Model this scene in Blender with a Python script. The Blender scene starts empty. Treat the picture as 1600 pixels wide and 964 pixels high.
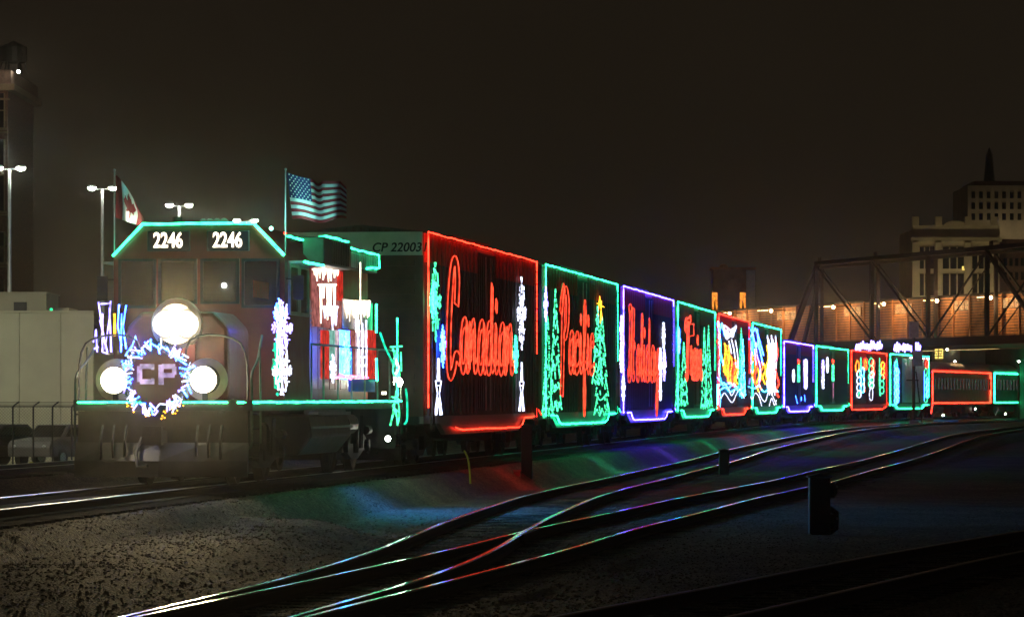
import bpy, bmesh, math, random
import numpy as np
from mathutils import Vector, Matrix
random.seed(7)
R = math.radians
C = bpy.context.scene.collection
sc = bpy.context.scene

# ------------------------------------------------------------------ camera
EYE = 1.45            # lens height above the rails of the train's track
FOC = 6000.0          # focal length in pixels of the 1600 px wide photograph
HZ = 622.0            # row of the horizon
cd = bpy.data.cameras.new("camera"); cam = bpy.data.objects.new("camera", cd); C.objects.link(cam)
cam.location = (0, 0, EYE); cam.rotation_euler = (R(90), 0, 0)
cd.sensor_width = 36; cd.lens = 36 * FOC / 1600; cd.shift_y = 140 / 1600
cd.clip_start = 0.5; cd.clip_end = 4000
sc.camera = cam

# ------------------------------------------------------------------ world: moonless city night sky
w = bpy.data.worlds.new("World"); sc.world = w; w.use_nodes = True
nt = w.node_tree; nt.nodes.clear()
out = nt.nodes.new('ShaderNodeOutputWorld'); bg = nt.nodes.new('ShaderNodeBackground')
tc = nt.nodes.new('ShaderNodeTexCoord'); sx = nt.nodes.new('ShaderNodeSeparateXYZ')
rmp = nt.nodes.new('ShaderNodeValToRGB'); nz = nt.nodes.new('ShaderNodeTexNoise'); nz.inputs['Scale'].default_value = 9
mx = nt.nodes.new('ShaderNodeMix'); mx.data_type = 'RGBA'; mx.blend_type = 'MULTIPLY'; mx.inputs[0].default_value = 0.35
nt.links.new(tc.outputs['Generated'], sx.inputs[0]); nt.links.new(sx.outputs['Z'], rmp.inputs[0])
nt.links.new(tc.outputs['Generated'], nz.inputs['Vector'])
e = rmp.color_ramp.elements
e[0].position = 0.0; e[0].color = (0.0150, 0.0110, 0.0066, 1)
e[1].position = 0.16; e[1].color = (0.0120, 0.0088, 0.0056, 1)
nt.links.new(rmp.outputs[0], mx.inputs[6]); nt.links.new(nz.outputs['Fac'], mx.inputs[7])
nt.links.new(mx.outputs[2], bg.inputs[0]); bg.inputs[1].default_value = 1.0
nt.links.new(bg.outputs[0], out.inputs[0])

sc.view_settings.view_transform = 'Standard'; sc.view_settings.look = 'None'
sc.view_settings.exposure = 0; sc.view_settings.gamma = 1
cy = sc.cycles
cy.use_denoising = True
cy.max_bounces = 5; cy.diffuse_bounces = 2; cy.glossy_bounces = 3; cy.transmission_bounces = 3
cy.volume_bounces = 0; cy.transparent_max_bounces = 6
cy.sample_clamp_indirect = 4.0; cy.sample_clamp_direct = 0.0
cy.filter_width = 1.5
cy.use_light_tree = True

# ------------------------------------------------------------------ materials
def mat(name, col, rough=0.7, metal=0.0, var=0.25, scale=6.0, bump=0.0, bscale=40.0, alpha=1.0):
    m = bpy.data.materials.new(name); m.use_nodes = True
    n = m.node_tree; b = n.nodes['Principled BSDF']
    b.inputs['Roughness'].default_value = rough; b.inputs['Metallic'].default_value = metal
    t = n.nodes.new('ShaderNodeTexCoord')
    z = n.nodes.new('ShaderNodeTexNoise'); z.inputs['Scale'].default_value = scale; z.inputs['Detail'].default_value = 6
    n.links.new(t.outputs['Object'], z.inputs['Vector'])
    r = n.nodes.new('ShaderNodeValToRGB')
    r.color_ramp.elements[0].position = 0.3; r.color_ramp.elements[1].position = 0.72
    r.color_ramp.elements[0].color = tuple(c * (1 - var) for c in col) + (1,)
    r.color_ramp.elements[1].color = tuple(min(1, c * (1 + var)) for c in col) + (1,)
    n.links.new(z.outputs['Fac'], r.inputs[0]); n.links.new(r.outputs[0], b.inputs['Base Color'])
    mr = n.nodes.new('ShaderNodeMapRange'); mr.inputs[3].default_value = max(0.02, rough - 0.12); mr.inputs[4].default_value = min(1, rough + 0.12)
    n.links.new(z.outputs['Fac'], mr.inputs[0]); n.links.new(mr.outputs[0], b.inputs['Roughness'])
    if bump:
        z2 = n.nodes.new('ShaderNodeTexNoise'); z2.inputs['Scale'].default_value = bscale; z2.inputs['Detail'].default_value = 4
        n.links.new(t.outputs['Object'], z2.inputs['Vector'])
        bp = n.nodes.new('ShaderNodeBump'); bp.inputs['Strength'].default_value = bump; bp.inputs['Distance'].default_value = 0.05
        n.links.new(z2.outputs['Fac'], bp.inputs['Height']); n.links.new(bp.outputs[0], b.inputs['Normal'])
    if alpha < 1: b.inputs['Alpha'].default_value = alpha
    return m

def glow(name, col, s):
    m = bpy.data.materials.new(name); m.use_nodes = True
    n = m.node_tree; n.nodes.clear()
    o = n.nodes.new('ShaderNodeOutputMaterial'); em = n.nodes.new('ShaderNodeEmission')
    t = n.nodes.new('ShaderNodeTexCoord'); z = n.nodes.new('ShaderNodeTexNoise'); z.inputs['Scale'].default_value = 7.0
    n.links.new(t.outputs['Object'], z.inputs['Vector'])
    mr = n.nodes.new('ShaderNodeMapRange'); mr.inputs[1].default_value = .3; mr.inputs[2].default_value = .7
    mr.inputs[3].default_value = s * 0.35; mr.inputs[4].default_value = s * 1.6
    n.links.new(z.outputs['Fac'], mr.inputs[0]); n.links.new(mr.outputs[0], em.inputs[1])
    em.inputs[0].default_value = (*col, 1)
    n.links.new(em.outputs[0], o.inputs[0])
    return m

def gravel(name, col, scale=26.0, bump=1.0, spots=True):
    m = bpy.data.materials.new(name); m.use_nodes = True
    n = m.node_tree; b = n.nodes['Principled BSDF']; b.inputs['Roughness'].default_value = 0.75
    t = n.nodes.new('ShaderNodeTexCoord')
    v = n.nodes.new('ShaderNodeTexVoronoi'); v.inputs['Scale'].default_value = scale
    n.links.new(t.outputs['Object'], v.inputs['Vector'])
    hs = n.nodes.new('ShaderNodeSeparateColor'); n.links.new(v.outputs['Color'], hs.inputs[0])
    r = n.nodes.new('ShaderNodeValToRGB')
    r.color_ramp.elements[0].color = tuple(c * .15 for c in col) + (1,)
    r.color_ramp.elements[1].color = tuple(min(1, c * 2.3) for c in col) + (1,)
    n.links.new(hs.outputs[0], r.inputs[0])
    z = n.nodes.new('ShaderNodeTexNoise'); z.inputs['Scale'].default_value = 0.6; z.inputs['Detail'].default_value = 5
    n.links.new(t.outputs['Object'], z.inputs['Vector'])
    mp = n.nodes.new('ShaderNodeMapRange'); mp.inputs[1].default_value = .3; mp.inputs[2].default_value = .7; mp.inputs[3].default_value = .55; mp.inputs[4].default_value = 1.3
    n.links.new(z.outputs['Fac'], mp.inputs[0])
    q = n.nodes.new('ShaderNodeVectorMath'); q.operation = 'SCALE'
    n.links.new(r.outputs[0], q.inputs[0]); n.links.new(mp.outputs[0], q.inputs['Scale']); n.links.new(q.outputs[0], b.inputs['Base Color'])
    bp = n.nodes.new('ShaderNodeBump'); bp.inputs['Strength'].default_value = bump; bp.inputs['Distance'].default_value = 0.04; bp.invert = True
    n.links.new(v.outputs['Distance'], bp.inputs['Height']); n.links.new(bp.outputs[0], b.inputs['Normal'])
    return m

M = {}
M['gravel'] = gravel('yard_gravel', (0.105, 0.085, 0.064), 26.0, 1.0)
M['stone'] = mat('ballast_stone', (0.15, 0.13, 0.105), .8, var=.6, scale=3)
M['sleeper'] = mat('creosoted_wood', (0.035, 0.026, 0.02), .85, var=.4, scale=9, bump=.4)
M['rust'] = mat('rusty_steel', (0.05, 0.028, 0.018), .75, 0.2, .4, 12)
M['polish'] = mat('polished_rail_top', (0.62, 0.60, 0.58), .16, 1.0, .12, 3)
M['worn'] = mat('worn_rail_top', (0.62, 0.60, 0.58), .32, 1.0, .12, 3)
M['dull'] = mat('dull_rail_top', (0.22, 0.18, 0.15), .42, .8, .3, 3)
M['concrete'] = mat('painted_concrete', (0.55, 0.55, 0.38), .85, var=.1, scale=.8, bump=.1)
M['concrete_dark'] = mat('dark_concrete', (0.12, 0.11, 0.09), .9, var=.3, scale=1)
M['beige'] = mat('beige_render', (0.42, 0.40, 0.29), .85, var=.1, scale=1)
M['brick'] = mat('dark_red_brick', (0.16, 0.09, 0.065), .9, var=.4, scale=6)
M['stone_trim'] = mat('sandstone_trim', (0.22, 0.17, 0.11), .85, var=.2, scale=2)
M['limestone'] = mat('pale_limestone', (0.42, 0.38, 0.26), .85, var=.2, scale=.4)
M['dark_glass'] = mat('dark_glass', (0.012, 0.013, 0.016), .12, 0.0, 0, 3)
M['galv'] = mat('galvanised_steel', (0.45, 0.46, 0.47), .45, .7, .15, 5)
M['black_steel'] = mat('black_steel', (0.02, 0.02, 0.021), .5, .3, .3, 7)
M['under'] = mat('underframe_black', (0.028, 0.025, 0.023), .7, .2, .4, 9)
M['cp_red'] = mat('red_loco_paint', (0.20, 0.024, 0.013), .38, 0, .12, 3)
M['loco_dark'] = mat('dark_loco_paint', (0.035, 0.03, 0.03), .42, 0.1, .3, 4)
M['loco_grey'] = mat('grey_loco_paint', (0.20, 0.2, 0.19), .4, .2, .2, 5)
M['car_red'] = mat('oxide_red_boxcar_paint', (0.34, 0.035, 0.02), .5, 0, .25, 3)
M['car_brown'] = mat('brown_boxcar_paint', (0.085, 0.045, 0.03), .6, 0, .3, 3)
M['car_black'] = mat('black_boxcar_cladding', (0.05, 0.047, 0.047), .55, 0, .35, 4)
M['car_roof'] = mat('galvanised_roof', (0.13, 0.13, 0.12), .5, .4, .25, 3)
M['car_pale'] = mat('pale_grey_band', (0.75, 0.78, 0.68), .6, 0, .12, 3)
M['stage_white'] = mat('pale_stage_curtain', (0.55, 0.5, 0.5), .7, 0, .12, 3)
M['coach'] = mat('tuscan_coach_paint', (0.05, 0.022, 0.018), .35, 0.1, .2, 3)
M['coach_glass'] = mat('coach_window_glass', (0.03, 0.03, 0.032), .1, 0, .2, 3)
M['wood_siding'] = mat('weathered_timber_siding', (0.40, 0.19, 0.075), .8, 0, .3, 1.2)
M['tower_brown'] = mat('brown_tower_brick', (0.30, 0.18, 0.10), .8, 0, .3, 1)
M['halo_housing'] = mat('pale_halo_housing', (.5, .46, .36), .5, 0, .15, 6)  # pale so that the lamp surrounds catch a glare halo
M['nose_red'] = mat('dark_red_nose_paint', (.10, .018, .010), .45, 0, .3, 4)  # darker copy of the loco red
M['truss'] = mat('rusty_bridge_steel', (0.007, 0.005, 0.004), .95, 0, .4, 2)
M['letter_face'] = mat('grey_red_letter_face', (0.65, 0.24, 0.17), .7)
M['flag_red'] = mat('flag_red_cloth', (0.30, 0.02, 0.03), .8, 0, .1, 4)
M['flag_white'] = mat('flag_white_cloth', (0.75, 0.75, 0.72), .8, 0, .08, 4)
M['flag_blue'] = mat('flag_blue_cloth', (0.02, 0.03, 0.13), .8, 0, .1, 4)
M['yellow_green'] = mat('yellow_marker_plastic', (0.55, 0.55, 0.05), .5)
M['car_paint_dark'] = mat('dark_car_paint', (0.03, 0.03, 0.035), .6, .1, .1, 3)
M['car_paint_grey'] = mat('silver_grey_car_paint', (0.08, 0.08, 0.085), .6, .1, .1, 3)
M['rubber'] = mat('black_rubber', (0.02, 0.02, 0.02), .8)
M['copper_fix'] = mat('greenish_steel', (0.10, 0.13, 0.10), .6, .3)
M['asphalt'] = mat('asphalt', (0.05, 0.05, 0.048), .9, bump=.3)
M['blue_patch'] = mat('blue_patch_colour', (0.03, 0.10, 0.35), .5)

G = {}
G['green'] = glow('green_rope_light', (0.02, 1.0, 0.36), 14)
G['red'] = glow('red_rope_light', (1.0, 0.026, 0.011), 9)
G['neon'] = glow('red_neon_outline', (1.0, 0.06, 0.025), 2.2)
G['purple'] = glow('purple_rope_light', (0.05, 0.03, 1.0), 50)
G['white'] = glow('cool_white_leds', (0.70, 0.74, 1.0), 3)
G['violet_white'] = glow('violet_white_leds', (0.30, 0.24, 1.0), 6)
G['blue'] = glow('blue_leds', (0.02, 0.09, 1.0), 32)
G['cyan'] = glow('cyan_leds', (0.03, 0.45, 1.0), 22)
G['mint'] = glow('mint_leds', (0.07, 1.0, 0.40), 2.4)
G['teal'] = glow('dim_green_leds', (0.01, 0.75, 0.38), 1.6)
G['orange'] = glow('orange_leds', (1.0, 0.13, 0.01), 7)
G['yellow'] = glow('yellow_leds', (1.0, 0.42, 0.02), 5)
G['pink'] = glow('pink_leds', (1.0, 0.25, 0.5), 3)
G['warm'] = glow('warm_white_bulbs', (1.0, 0.84, 0.62), 4)
G['number'] = glow('lit_number_glass', (1.0, 0.85, 0.66), 4.0)
G['head'] = glow('headlight_lens', (1.0, 0.92, 0.72), 9)
G['ditch'] = glow('ditch_light_lens', (1.0, 0.92, 0.72), 9)
G['street'] = glow('street_lamp_lens', (0.95, 1.0, 0.80), 260)
G['added_flood'] = glow('added_flood_lens', (0.95, 1.0, 0.72), 1500)
G['bridge'] = glow('bridge_lamp_globe', (1.0, 0.70, 0.36), 25)
G['tube'] = glow('fluorescent_tube', (1.0, 0.72, 0.30), 6)
G['window'] = glow('lit_window_glass', (1.0, 0.72, 0.16), 1.3)
G['amber_uplight'] = glow('amber_uplit_panel', (1.0, 0.30, 0.03), 1.2)
G['dim_window'] = glow('dim_lit_window', (1.0, 0.75, 0.35), .25)
G['louvre'] = glow('bright_louvre_glass', (1.0, 0.60, 0.24), .9)
G['coach_win'] = glow('dim_coach_window', (.75, .8, .7), .045)
G['hut'] = glow('hut_wall_lamp', (1.0, .95, .6), 9)
G['hall2'] = glow('added_facade_lamp_lens', (1.0, .75, .45), .5)
G['exit'] = glow('green_exit_lamp', (0.02, 1.0, 0.3), 2)
G['spot'] = glow('small_white_lamp', (0.95, 1.0, 0.85), 40)
G['roof'] = glow('cab_roof_lamp', (0.25, 1.0, 0.80), 20)
G['spot_end'] = glow('end_platform_flood_lamp', (0.95, 1.0, 0.8), 160)

# ------------------------------------------------------------------ mesh builder
class MB:
    def __init__(s): s.v = []; s.f = []; s.m = []
    def add(s, vs, fs, mi=0):
        o = len(s.v); s.v += [tuple(p) for p in vs]; s.f += [tuple(i + o for i in f) for f in fs]; s.m += [mi] * len(fs); return s
    def box(s, c, d, rot=None, mi=0, taper=1.0):
        x, y, z = d[0] / 2, d[1] / 2, d[2] / 2
        vs = [(-x, -y, -z), (x, -y, -z), (x, y, -z), (-x, y, -z), (-x * taper, -y * taper, z), (x * taper, -y * taper, z), (x * taper, y * taper, z), (-x * taper, y * taper, z)]
        if rot: mt = rot if isinstance(rot, Matrix) else Matrix.Rotation(rot, 3, 'Z'); vs = [mt @ Vector(p) for p in vs]
        vs = [(p[0] + c[0], p[1] + c[1], p[2] + c[2]) for p in vs]
        return s.add(vs, [(0, 3, 2, 1), (4, 5, 6, 7), (0, 1, 5, 4), (1, 2, 6, 5), (2, 3, 7, 6), (3, 0, 4, 7)], mi)
    def span(s, a, b, mi=0):          # box from corner a to corner b
        return s.box([(a[i] + b[i]) / 2 for i in range(3)], [abs(a[i] - b[i]) for i in range(3)], mi=mi)
    def bar(s, a, b, wd, ht=None, mi=0):
        a = Vector(a); b = Vector(b); d = b - a; L = d.length
        if L < 1e-6: return s
        q = d.to_track_quat('X', 'Z').to_matrix()
        return s.box((a + b) / 2, (L, wd, ht or wd), rot=q, mi=mi)
    def tube(s, pts, r, n=6, closed=False, mi=0, cap=True):
        pts = [Vector(p) for p in pts]
        cl = [pts[0]]
        for p in pts[1:]:
            if (p - cl[-1]).length > 1e-4: cl.append(p)
        pts = cl; N = len(pts)
        if N < 2: return s
        o = len(s.v); up = Vector((0, 0, 1)); prev = None
        for i, p in enumerate(pts):
            if closed: d = pts[(i + 1) % N] - pts[i - 1]
            else: d = pts[min(i + 1, N - 1)] - pts[max(i - 1, 0)]
            if d.length < 1e-6: d = pts[min(i + 1, N - 1)] - p if i < N - 1 else p - pts[i - 1]
            if d.length < 1e-6: d = Vector((1, 0, 0))
            d.normalize()
            if prev is None:
                a = d.cross(up)
                if a.length < 1e-3: a = d.cross(Vector((0, 1, 0)))
            else:
                a = prev - d * prev.dot(d)
                if a.length < 1e-3: a = d.cross(up)
                if a.length < 1e-3: a = d.cross(Vector((0, 1, 0)))
            a.normalize(); prev = a; b = d.cross(a)
            rr = r[i] if isinstance(r, (list, tuple)) else r
            for k in range(n):
                t = 2 * math.pi * k / n
                s.v.append(tuple(p + a * (rr * math.cos(t)) + b * (rr * math.sin(t))))
        for i in range(N if closed else N - 1):
            j = (i + 1) % N
            for k in range(n):
                l = (k + 1) % n
                s.f.append((o + i * n + k, o + i * n + l, o + j * n + l, o + j * n + k)); s.m.append(mi)
        if cap and not closed:
            s.f.append(tuple(o + k for k in range(n))[::-1]); s.m.append(mi)
            s.f.append(tuple(o + (N - 1) * n + k for k in range(n))); s.m.append(mi)
        return s
    def beads(s, pts, r, on=.10, off=.035, n=4):       # a string of separate little lamps
        pts = [Vector(p) for p in pts]
        for p, q in zip(pts[:-1], pts[1:]):
            L = (q - p).length; k = max(1, int(L / (on + off))); j = Vector((random.uniform(-.02, .02), 0, random.uniform(-.02, .02)))
            for i in range(k):
                a = p.lerp(q, i / k) + j; b = p.lerp(q, (i + on / (on + off)) / k) + Vector((random.uniform(-.02, .02), 0, random.uniform(-.02, .02)))
                if random.random() > .06: s.tube([a, b], r * random.uniform(.7, 1.35), n)
        return s
    def cyl(s, a, b, r, n=16, mi=0): return s.tube([a, b], r, n, mi=mi)
    def prism(s, poly, ax, lo, hi, mi=0):     # poly in the two other axes, extruded along axis ax
        n = len(poly)
        def P(p, t):
            q = list(p); q.insert(ax, t); return tuple(q)
        vs = [P(p, lo) for p in poly] + [P(p, hi) for p in poly]
        fs = [tuple(range(n))[::-1], tuple(range(n, 2 * n))] + [(i, (i + 1) % n, n + (i + 1) % n, n + i) for i in range(n)]
        return s.add(vs, fs, mi)
    def ball(s, c, r, n=10, mi=0, sz=1.0):
        vs = []; fs = []
        for i in range(1, n // 2):
            ph = math.pi * i / (n // 2)
            for k in range(n):
                t = 2 * math.pi * k / n
                vs.append((c[0] + r * math.sin(ph) * math.cos(t), c[1] + r * math.sin(ph) * math.sin(t), c[2] + sz * r * math.cos(ph)))
        a = len(vs); vs += [(c[0], c[1], c[2] + sz * r), (c[0], c[1], c[2] - sz * r)]
        rows = n // 2 - 1
        for i in range(rows - 1):
            for k in range(n):
                l = (k + 1) % n; fs.append((i * n + k, (i + 1) * n + k, (i + 1) * n + l, i * n + l))
        for k in range(n):
            l = (k + 1) % n; fs.append((a, k, l)); fs.append((a + 1, (rows - 1) * n + l, (rows - 1) * n + k))
        return s.add(vs, fs, mi)
    def mesh(s, name, mats):
        me = bpy.data.meshes.new(name); me.from_pydata(s.v, [], s.f)
        for m in (mats if isinstance(mats, (list, tuple)) else [mats]): me.materials.append(m)
        if isinstance(mats, (list, tuple)) and len(mats) > 1: me.polygons.foreach_set('material_index', s.m)
        me.update(); bm = bmesh.new(); bm.from_mesh(me); bmesh.ops.recalc_face_normals(bm, faces=bm.faces); bm.to_mesh(me); bm.free()
        return me
    def build(s, name, mats, parent=None, loc=(0, 0, 0), rz=0, kind=None, label=None):
        o = bpy.data.objects.new(name, s.mesh(name, mats)); C.objects.link(o)
        o.location = loc; o.rotation_euler = (0, 0, rz)
        if parent is not None: o.parent = parent
        if kind: o['kind'] = kind
        if label: o['label'] = label
        return o

def bevel(o, wd=.02, seg=2):
    b = o.modifiers.new('edge', 'BEVEL'); b.width = wd; b.segments = seg; b.limit_method = 'ANGLE'; return o
def smooth(o):
    for p in o.data.polygons: p.use_smooth = True
    return o
def thing(name, label, cat, loc=(0, 0, 0), rz=0, group=None):
    o = bpy.data.objects.new(name, None); C.objects.link(o); o.location = loc; o.rotation_euler = (0, 0, rz)
    o.empty_display_size = .3
    o['label'] = label; o['category'] = cat
    if group: o['group'] = group
    return o
def tag(o, label, cat, group=None):
    o['label'] = label; o['category'] = cat
    if group: o['group'] = group
    return o
def link_copy(src, parent, loc=None, rz=None):
    c = src.copy(); C.objects.link(c); c.parent = parent
    if loc is not None: c.location = loc
    if rz is not None: c.rotation_euler = (0, 0, rz)
    return c
def copy_tree(o, parent=None):
    c = o.copy(); C.objects.link(c); c.parent = parent
    for ch in list(o.children): copy_tree(ch, c)
    return c
def cr(pts, k=5, closed=False):     # smooth curve through points
    n = len(pts); outp = []
    for i in range(n if closed else n - 1):
        p = [pts[(i + j) % n] if closed else pts[min(max(i + j, 0), n - 1)] for j in (-1, 0, 1, 2)]
        for q in range(k):
            t = q / k
            outp.append(tuple(.5 * (2 * b + (c - a) * t + (2 * a - 5 * b + 4 * c - d) * t * t + (3 * b - a - 3 * c + d) * t ** 3) for a, b, c, d in zip(*p)))
    if not closed: outp.append(tuple(pts[-1]))
    return outp

# ------------------------------------------------------------------ plan of the yard (metres)
MC = [-0.49544449, 4.85025306, -15.76960155, 22.54576616, -1.20651271, -10.87270269]
def mainx(Y): return float(np.polyval(MC, Y / 100.0))
PX = [(18, -4.9), (22, -4.3), (30, -3.25), (34.6, -2.72), (39.7, -1.95), (44.5, -1.4), (50, -.95), (57, -.55), (63, -.15), (70, .4), (76.5, .95), (84, 1.8), (95, 3.2), (103.5, 4.2), (118, 6.05), (139, 8.5), (154, 10.5), (188, 15.3), (215, 19.6), (250, 26), (300, 39.5), (340, 53)]
QX = [(18, -4.9), (22, -4.3), (30, -3.25), (34.6, -2.62), (38.5, -1.9), (43, -1.15), (50, .0), (57.5, 1.05), (65.7, 2.45), (75, 3.95), (81, 5.05), (91, 6.9), (105, 9.1), (120, 11.7), (143, 15.4), (154, 17.1), (179, 21.1), (195, 24.2), (230, 31.5), (260, 39.5), (300, 52)]
RX = [(24, -2.2), (32, .3), (38, 2.2), (45.3, 4.4), (48.5, 5.4), (57.3, 8.4), (70, 13), (90, 21)]
LX = [(50, -18), (100, -12), (150, -6), (200, 0), (240, 5.5)]
def lerp(tab, Y): return float(np.interp(Y, [a for a, b in tab], [b for a, b in tab]))
def sstep(a, b, x):
    t = np.clip((x - a) / (b - a), 0, 1); return t * t * (3 - 2 * t)
def zyard(Y): return -.5 + .3 * sstep(100, 220, Y)
def smoothpath(tab, y0, y1, step, z):
    ys = np.arange(y0, y1, step); xs = np.interp(ys, [a for a, b in tab], [b for a, b in tab])
    k = max(1, int(4 / step)); ker = np.hanning(2 * k + 3)[1:-1]; ker /= ker.sum()
    pad = len(ker) // 2
    xp = np.concatenate([2 * xs[0] - xs[1:pad + 1][::-1], xs, 2 * xs[-1] - xs[-pad - 1:-1][::-1]])
    xs = np.convolve(xp, ker, 'valid')
    return [(float(x), float(y), float(z(y))) for x, y in zip(xs, ys)]
PT = {}
PT['main'] = [(mainx(y), y, 0.0) for y in np.arange(30, 372, 1.0)]
PT['P'] = smoothpath(PX, 18, 335, 1.0, zyard)
PT['Q'] = smoothpath(QX, 18, 298, 1.0, lambda y: zyard(y) - .006)
PT['R'] = smoothpath(RX, 24, 88, 1.0, lambda y: -.52)
PT['L'] = smoothpath(LX, 50, 238, 1.0, lambda y: -.25)

def crestY(X):
    return np.interp(X, [-14, -8.3, -6, -3.8, -1.9, -1.0, 0.5], [58, 60, 60.5, 59.7, 57, 54.5, 52])
rng = np.random.RandomState(3)
def vnoise(X, Y, sc_, seed):
    r = np.random.RandomState(seed); t = r.rand(256, 256)
    x = X / sc_; y = Y / sc_; xi = np.floor(x).astype(int); yi = np.floor(y).astype(int); fx = x - xi; fy = y - yi
    fx = fx * fx * (3 - 2 * fx); fy = fy * fy * (3 - 2 * fy)
    a = t[xi % 256, yi % 256]; b = t[(xi + 1) % 256, yi % 256]; c = t[xi % 256, (yi + 1) % 256]; d = t[(xi + 1) % 256, (yi + 1) % 256]
    return (a * (1 - fx) + b * fx) * (1 - fy) + (c * (1 - fx) + d * fx) * fy - .5
def ground_z(X, Y):
    X = np.asarray(X, float); Y = np.asarray(Y, float)
    px = np.interp(Y, [p[1] for p in PT['P']], [p[0] for p in PT['P']])
    plat = (1 - sstep(-.6, .9, Y - crestY(X))) * (1 - sstep(-2.6, -1.2, X - px))
    z = -.70 + .24 * plat
    z = z + .10 * vnoise(X, Y, 3.5, 1) + .02 * vnoise(X, Y, .9, 2) + .008 * vnoise(X, Y, .3, 5)
    z = z + .10 * np.exp(-((Y - crestY(X) + .5) / .55) ** 2) * (X < px - 1.3)
    far = sstep(60, 90, -(X - (-12 + .12 * (Y - 100))) + 60)   # lower car park beyond the far track
    left = sstep(3.0, 9.0, (-12 + .12 * (Y - 100)) - X)
    z = z - .45 * left
    for key, top, hw in (('main', -.2, 1.75), ('P', None, 1.5), ('Q', None, 1.5), ('R', -.70, 1.5), ('L', -.45, 1.6)):
        pts = PT[key]; ys = np.array([p[1] for p in pts]); xs = np.array([p[0] for p in pts])
        cx = np.interp(Y, ys, xs); sl = np.interp(Y, ys, np.gradient(xs, ys))
        d = np.abs(X - cx) / np.sqrt(1 + sl * sl)
        t = top if top is not None else zyard(Y) - .17
        inside = 1.0 if key == 'main' else ((Y > ys[0]) & (Y < ys[-1]))
        bed = t - np.clip(d - hw, 0, None) / 1.5 + .03 * vnoise(X, Y, .25, 7)
        z = np.where(inside * 1.0 > 0, np.maximum(z, bed), z)
    return z

def add_ground():
    ys = np.concatenate([np.linspace(16, 24, 12, endpoint=False), 24 * (400 / 24) ** np.linspace(0, 1, 520), np.linspace(420, 1500, 20)])
    us = np.linspace(-.42, .42, 430)
    us = np.concatenate([np.linspace(-3, -.43, 14), us, np.linspace(.43, 3, 14)])
    U, Y = np.meshgrid(us, ys)
    X = np.clip(U * (Y + 6), -500, 500)
    Z = ground_z(X, Y)
    Z = np.where(Y > 380, -.9, Z)
    nv = X.size; nr, nc = X.shape
    me = bpy.data.meshes.new('ground')
    idx = np.arange(nv).reshape(nr, nc)
    f = np.stack([idx[:-1, :-1], idx[:-1, 1:], idx[1:, 1:], idx[1:, :-1]], -1).reshape(-1, 4)
    me.vertices.add(nv); me.vertices.foreach_set('co', np.stack([X, Y, Z], -1).ravel())
    me.loops.add(f.size); me.loops.foreach_set('vertex_index', f.ravel())
    me.polygons.add(len(f)); me.polygons.foreach_set('loop_start', np.arange(0, f.size, 4)); me.polygons.foreach_set('loop_total', np.full(len(f), 4))
    me.update(calc_edges=True); me.materials.append(M['gravel'])
    o = bpy.data.objects.new('ground', me); C.objects.link(o); o['kind'] = 'structure'
    # ground behind and beside the camera, so that the yard does not stop there
    b = MB().span((-120, -150, -1.2), (120, 16.2, -.75)); b.build('yard_floor', M['gravel'], kind='structure')
add_ground()

def scatter_stones():
    r = np.random.RandomState(11); n = 46000
    Y = 23 + 52 * r.rand(n) ** 1.25
    X = (r.rand(n) - .5) * .30 * Y
    Z = ground_z(X, Y)
    base = np.array([(1, 0, 0), (-1, 0, 0), (0, 1, 0), (0, -1, 0), (0, 0, 1), (0, 0, -1)], float)
    fc = np.array([(0, 2, 4), (2, 1, 4), (1, 3, 4), (3, 0, 4), (2, 0, 5), (1, 2, 5), (3, 1, 5), (0, 3, 5)])
    s = .009 + .018 * r.rand(n) ** 2
    V = base[None] * s[:, None, None] * (.6 + .8 * r.rand(n, 6, 3))
    a = r.rand(n) * 6.28; ca, sa = np.cos(a), np.sin(a)
    Vx = V[:, :, 0] * ca[:, None] - V[:, :, 1] * sa[:, None]; Vy = V[:, :, 0] * sa[:, None] + V[:, :, 1] * ca[:, None]
    P = np.stack([Vx + X[:, None], Vy + Y[:, None], V[:, :, 2] * .8 + Z[:, None] + .001], -1).reshape(-1, 3)
    F = (fc[None] + (np.arange(n) * 6)[:, None, None]).reshape(-1, 3)
    me = bpy.data.meshes.new('ballast_stones')
    me.vertices.add(len(P)); me.vertices.foreach_set('co', P.ravel())
    me.loops.add(F.size); me.loops.foreach_set('vertex_index', F.ravel().astype(np.int32))
    me.polygons.add(len(F)); me.polygons.foreach_set('loop_start', np.arange(0, F.size, 3)); me.polygons.foreach_set('loop_total', np.full(len(F), 3))
    me.update(calc_edges=True); me.materials.append(M['stone'])
    o = bpy.data.objects.new('ballast_stones', me); C.objects.link(o); o['kind'] = 'stuff'
scatter_stones()

# ------------------------------------------------------------------ tracks
SLEEPER = None
def rail_profile():
    return [(-.065, -.150), (.065, -.150), (.062, -.138), (.012, -.120), (.012, -.045), (.034, -.034), (.036, -.012), (.026, .0), (-.026, .0), (-.036, -.012), (-.034, -.034), (-.012, -.045), (-.012, -.120), (-.062, -.138)]
def sweep_rail(path, off, y0=None, y1=None):
    pr = rail_profile(); n = len(pr); b = MB()
    pts = [p for p in path if (y0 is None or p[1] >= y0) and (y1 is None or p[1] <= y1)]
    N = len(pts)
    for i, p in enumerate(pts):
        a = pts[max(i - 1, 0)]; c = pts[min(i + 1, N - 1)]
        d = Vector((c[0] - a[0], c[1] - a[1], 0)).normalized(); s = Vector((d.y, -d.x, 0))
        for (u, v) in pr: b.v.append((p[0] + s.x * (off + u), p[1] + s.y * (off + u), p[2] + v))
    for i in range(N - 1):
        for k in range(n):
            l = (k + 1) % n
            b.f.append((i * n + k, i * n + l, (i + 1) * n + l, (i + 1) * n + k)); b.m.append(1 if k in (6, 7, 8) else 0)
    return b
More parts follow.
